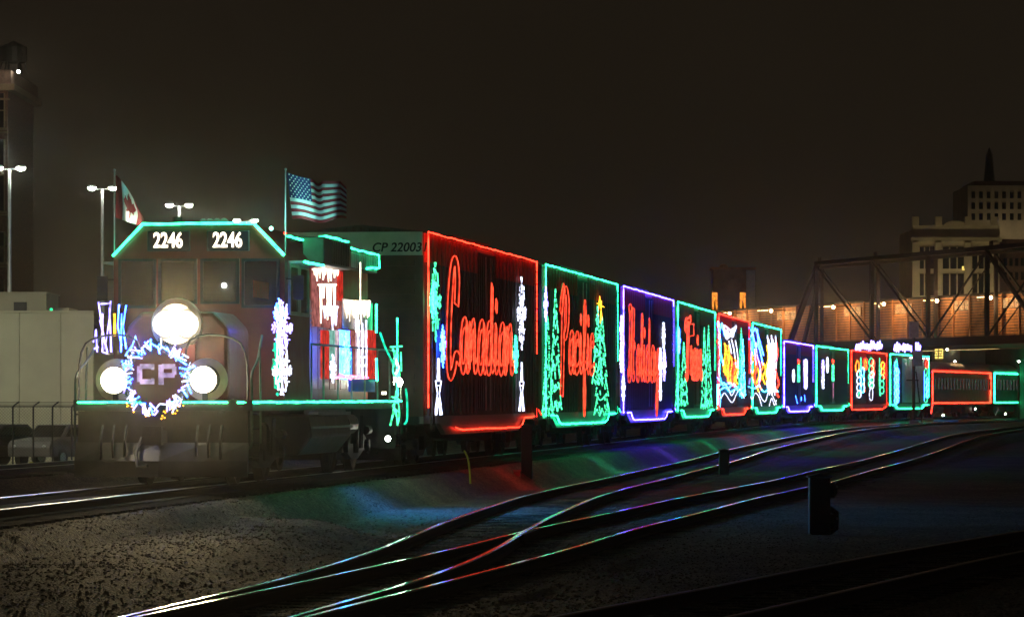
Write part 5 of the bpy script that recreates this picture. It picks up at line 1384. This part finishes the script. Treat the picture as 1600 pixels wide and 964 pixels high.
# street lamps added out of sight below the hall to light its front
for px in (1445, 1490, 1535):
    t = thing('street_lamp', {1445: 'leftmost added globe lamp at the foot of the stone hall', 1490: 'middle added globe lamp at the foot of the stone hall', 1535: 'rightmost added globe lamp at the foot of the stone hall'}[px], 'street lamp', (kx(px), Yc - 7, -1), 0, 'added globe lamps before the stone hall')
    MB().cyl((0, 0, 0), (0, 0, 6.5), .07, 8).build('post', M['black_steel'], t); MB().ball((0, 0, 6.7), .25, 10).build('globe', G['hall'] if 'hall' in G else G.setdefault('hall', glow('added_hall_globe', (1.0, .8, .45), 20)), t)
    point_lamp(t, (0, .5, 6.7), 1500, (1.0, .78, .42), .2)

for px in (1530, 1575):  # roof lamps added to light the block behind
    MB().ball((kx(px), Yc + 14, kz(353) + (.6 if px < 1560 else -.9)), .25, 8).build('roof_lamp', G['hall'], cl_ if px < 1560 else rt)
# ------------------------------------------------------------------ signal mast and trackside things
def at(px, py, z):             # point on a level z metres above the rails
    s = (py - HZ) / (EYE - z); return ((px - 800) / s, FOC / s)
sgx, sgy = (1427 - 800) / 23.6, 254.0
sm_ = thing('railway_signal', 'tall grey railway signal mast with ladder standing before the stage car', 'signal', (sgx, sgy, -.6))
k_ = 23.6; hz_s = lambda py: (HZ - py) / k_ + EYE + .6
MB().cyl((0, 0, 0), (0, 0, hz_s(512)), .11, 10).build('mast', M['rust'], sm_)
MB().box((0, 0, .3), (.6, .6, .6)).build('base', M['concrete_dark'], sm_)
for (p0, p1, xo) in ((503, 528, .0), (548, 572, .25)):
    hd = MB().box((xo, -.15, (hz_s(p0) + hz_s(p1)) / 2), (.62, .25, hz_s(p0) - hz_s(p1))).build('signal_head', M['loco_grey'], sm_)
    for j in range(3): MB().cyl((xo, .0, hz_s(p1) + .2 + j * .3), (xo, .35, hz_s(p1) + .2 + j * .3), .11, 10).build('lamp_hood', M['black_steel'], hd)
ld = MB()
for s in (-.2, .2): ld.bar((.45 + s * .0 + .12, -.3 + s, 0), (.12, -.3 + s, hz_s(580)), .04)
for j in range(16): ld.bar((.57 - .45 * j / 16, -.5, .3 + j * .24), (.57 - .45 * j / 16, -.1, .3 + j * .24), .03)
ld.build('ladder', M['rust'], sm_)
MB().bar((-.5, -.2, hz_s(594)), (.3, -.2, hz_s(594)), .08).build('bracket_arm', M['rust'], sm_)

def cabinet(name, x, y, z, wd, dp, ht, lab, cat):
    t = thing(name, lab, cat, (x, y, z))
    o = MB().box((0, 0, ht / 2), (wd, dp, ht)).build('case', M['black_steel'], t); bevel(o, .015)
    o = MB().prism([(-wd / 2 - .03, ht), (wd / 2 + .03, ht), (wd / 2 + .03, ht + .02), (0, ht + .07), (-wd / 2 - .03, ht + .02)], 1, -dp / 2 - .03, dp / 2 + .03).build('lid', M['black_steel'], t)
    MB().span((-wd / 2 + .03, -dp / 2 - .02, .08), (wd / 2 - .03, -dp / 2 - .002, ht - .06)).build('door', M['under'], t)
    return t
cabinet('relay_cabinet', .36, 94, -.62, .27, .3, 1.38, 'narrow dark relay cabinet beside the track at the first car coupling', 'cabinet')
cabinet('junction_box', 5.85, 106, -.72, .27, .3, .72, 'short dark junction post between the two curving yard tracks', 'junction box')
dw = cabinet('dwarf_signal', 4.85, 60.6, -.80, .33, .3, 1.0, 'dark dwarf signal standing on the gravel right of the yard tracks', 'signal')
for j, z in ((0, .80), (1, .30)):
    hd = MB().tube([(.12, 0, z), (.24, -.02, z), (.28, -.02, z)], [.13, .12, .06], 12).build('lamp_hood', M['black_steel'], dw); MB().ball((.27, -.09, z + .06), .022, 6).build('lens', M['galv'], hd)
MB().tube([(.1, 0, .55), (.26, 0, .45), (.26, 0, .2), (.1, 0, .1)], .05, 8).build('cable_elbow', M['black_steel'], dw)
rx = thing('lamp_box', 'small reddish box on the ground beside the relay cabinet', 'box', (.12, 92.5, -.55)); o = MB().box((0, 0, .12), (.16, .16, .24)).build('case', M['car_red'], rx); MB().box((0, 0, .26), (.2, .2, .03)).build('lid', M['car_red'], rx)
wh = MB().tube(cr([(-.91, 84, -.42), (-.93, 84, -.1), (-.97, 84, .15), (-1.05, 84, .31)], 5), [.022] * 15 + [.012], 8)
tag(wh.build('marker_whip', M['yellow_green']), 'thin curved yellow marker whip standing in the gravel beside the track', 'marker')
tp_ = at(1478, 664, -.45); o = MB().box((tp_[0], tp_[1], -.25), (1.9, .8, .35), taper=.9).build('blue_patch_block', M['blue_patch']); bevel(o, .08); tag(o, 'low blue block added for a blue patch by the rails under the red coach', 'patch')  # blue block added in place of a blue patch on the ground

# ------------------------------------------------------------------ haze: thin volume added so that the headlights get a glow
hb = MB().span((-520, -165, -2.6), (520, 1515, 43)); hz_o = hb.build('haze', M['galv'], kind='stuff')
vm = bpy.data.materials.new('glare_haze'); vm.use_nodes = True; n = vm.node_tree; n.nodes.clear()
oo = n.nodes.new('ShaderNodeOutputMaterial'); pv = n.nodes.new('ShaderNodeVolumePrincipled'); pv.inputs['Color'].default_value = (.9, .9, .9, 1); pv.inputs['Density'].default_value = .0002; pv.inputs['Anisotropy'].default_value = .975
n.links.new(pv.outputs[0], oo.inputs['Volume']); hz_o.data.materials.clear(); hz_o.data.materials.append(vm)
